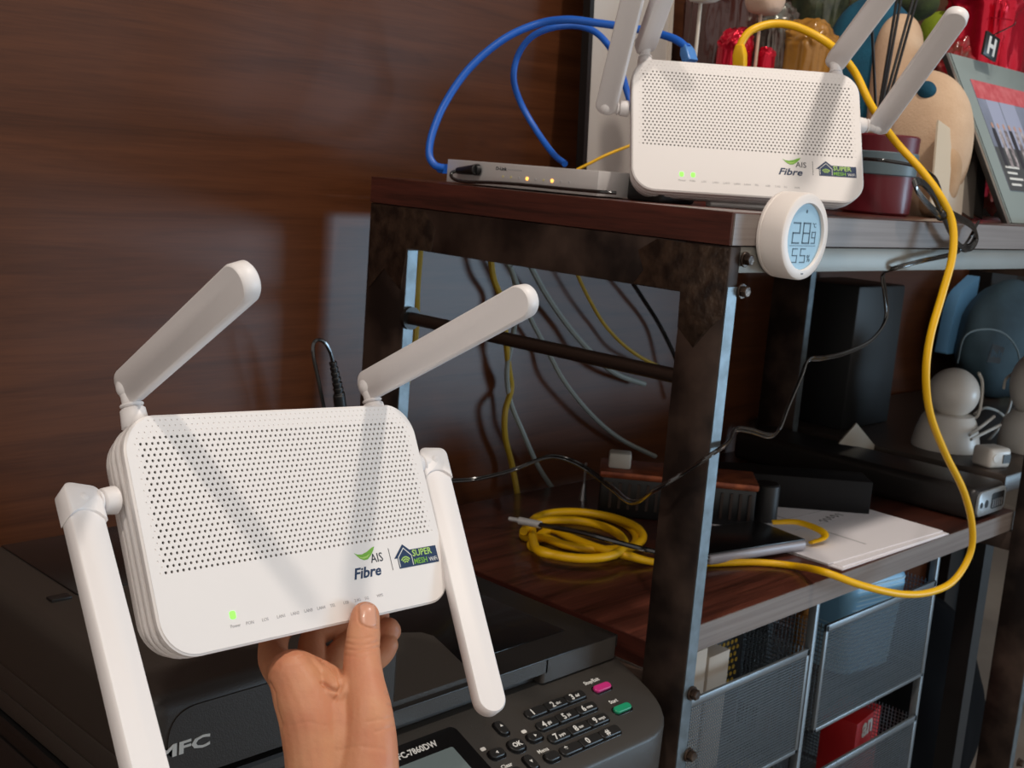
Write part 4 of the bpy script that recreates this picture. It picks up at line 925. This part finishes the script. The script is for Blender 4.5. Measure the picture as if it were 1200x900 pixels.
# reed diffuser
q = aY(1037, 140, .71)
rd = empty('reed_diffuser', (q.x, .71, TOPZ), 'black reeds standing in a small clear bottle beside the cushions', 'diffuser')
MB().lathe([(0, 0), (.020, 0), (.022, .004), (.022, .06), (.012, .075), (.012, .088), (.0105, .088), (.0105, .074), (0, .07)], 28, M.Translation((q.x, .71, TOPZ + .0003))).build('bottle', mat('bottle_grey', (150, 146, 140), .12, spec=.6, trans=.6), rd)
for (x0_, y0_, x1_, y1_, yy) in ((1031, 122, 1056, -30, .705), (1036, 122, 1078, -30, .712), (1040, 123, 1082, -28, .72), (1026, 120, 1020, -10, .73), (1034, 121, 1062, -36, .70)):
    a = aY(x0_, y0_, yy); c = aY(x1_, y1_, yy); MB().cyl(a - (c - a) * .16, c, .0017, n=10).build('reed', blackp, rd)
# red wrapped toys with tag
wrap('red_plastic_bag', 1160, 22, .80, 58, 42, foil_r, 'large red plastic-wrapped parcel at the top right corner', 11)
wrap('red_plastic_bag', 1178, 70, .86, 60, 46, mat('wrap_pinkish', (160, 60, 60), .2, bump=.7, scale=50, coat=.5, rgb2=(150, 110, 98)), 'pinkish clear-wrapped parcel behind the photo frame', 12)
wrap('red_plastic_bag', 1112, 108, .80, 22, 52, mat('wrap_red2', (160, 20, 36), .18, bump=.8, scale=60, coat=.5, rgb2=(120, 60, 50)), 'dark red clear-wrapped parcel left of the photo frame', 13)
A = frame_m(aY(1150, 64, .71), (1, .0, -.14), (.18, 0, 1)); k_ = ppx(aY(1165, 50, .71))[2] / F
tgm = empty('letter_tag', A.translation, 'black square tag with a white letter H on the wrapped parcel', 'tag')
MB().box((-.003, 0, 0), (34 * k_, 27 * k_, .004), A, bev=.001).build('plate', blackp, tgm)
text('H', 26 * k_, A @ M.Translation((15 * k_, 4.5 * k_, .0041)), 'lettering', inkw, tgm, align='CENTER', bold=.0012, sx=1.2)
MB().tube([A @ V((15 * k_, 26 * k_, .002)), A @ V((12 * k_, 40 * k_, .03)), aY(1160, 20, .78)], .0008, n=6).build('cord', blackc, tgm)
# photo frame
FB = V((1.49, .6155, TOPZ + .0004)); up = (V((1.49, .724, 1.303)) - FB).normalized(); FM = frame_m(FB, (1, 0, 0), up)
FWd, FH = .30, .232
pf = empty('photo_frame', FB, 'silver-grey framed group photo leaning back at the right end of the upper board', 'photo frame')
MB().box((0, 0, -.010), (FWd, FH, -.0035), FM, bev=.0006).build('backing', blackp, pf)
MB().box((.0005, 0, -.0035), (FWd, FH, -.0015), FM).build('glass_edge', alu, pf)
MB().box((.0035, .001, -.0002), (.0050, FH - .001, .0004), FM).build('dark_groove', blackp, pf)
mt = MB().box((.002, .001, -.0015), (FWd, FH - .001, 0), FM, bev=.0004).build('mount', mat('mount_grey', (142, 154, 152), .35, coat=.3), pf)
ph = MB().box((.036, .045, 0), (FWd - .03, FH - .034, .0008), FM).build('photo', mat('print_backdrop', (146, 152, 172), .35, rgb2=(120, 128, 146), scale=18), pf)
MB().box((.036, FH - .060, .0008), (FWd - .03, FH - .034, .0011), FM).build('banner', mat('print_red', (204, 84, 92), .35, rgb2=(222, 120, 124), scale=80), ph)
MB().box((.060, .105, .0008), (.098, FH - .060, .0011), FM).box((.102, .105, .0008), (.150, FH - .060, .0011), FM).build('backdrop_panel', mat('print_blue', (170, 176, 200), .35), ph)
MB().box((.036, .045, .0008), (FWd - .03, .105, .0011), FM).build('photo_ground', mat('print_ground', (84, 86, 88), .35), ph)
pe = mat('print_people', (206, 196, 198), .4, rgb2=(110, 100, 104), scale=120); pe2 = mat('print_suits', (60, 58, 66), .4)
for k in range(11):
    x = .052 + k * .0175; s_ = .9 + .1 * ((k * 5) % 3); fm = MB()
    fm.prism([(x - .004, .078), (x + .004, .078), (x + .0055, .118 * 1.0), (x + .004, .131), (x - .004, .131), (x - .0055, .118)], .0011, .0014, FM).build('printed_figure', pe if k % 3 else pe2, ph, sm=0)
    MB().prism([(x + .0030 * math.cos(t), .1355 + .0038 * math.sin(t)) for t in [q * math.pi / 5 for q in range(10)]], .0011, .0014, FM).build('printed_head', mat('print_skin', (204, 160, 140), .4), ph, sm=0)
for k in range(4): MB().box((.046, .052 + k * .008, .0011), (.046 + .03 + .012 * (k % 2), .055 + k * .008, .0014), FM).build('printed_line', inkw, ph, sm=0)
MB().box((.13, 0, -.0015), (.17, .17, -.0005), M.Translation((0, .068, .002)) @ frame_m(FB, (1, 0, 0), (0, .25, 1))).build('easel_strut', blackp, pf)
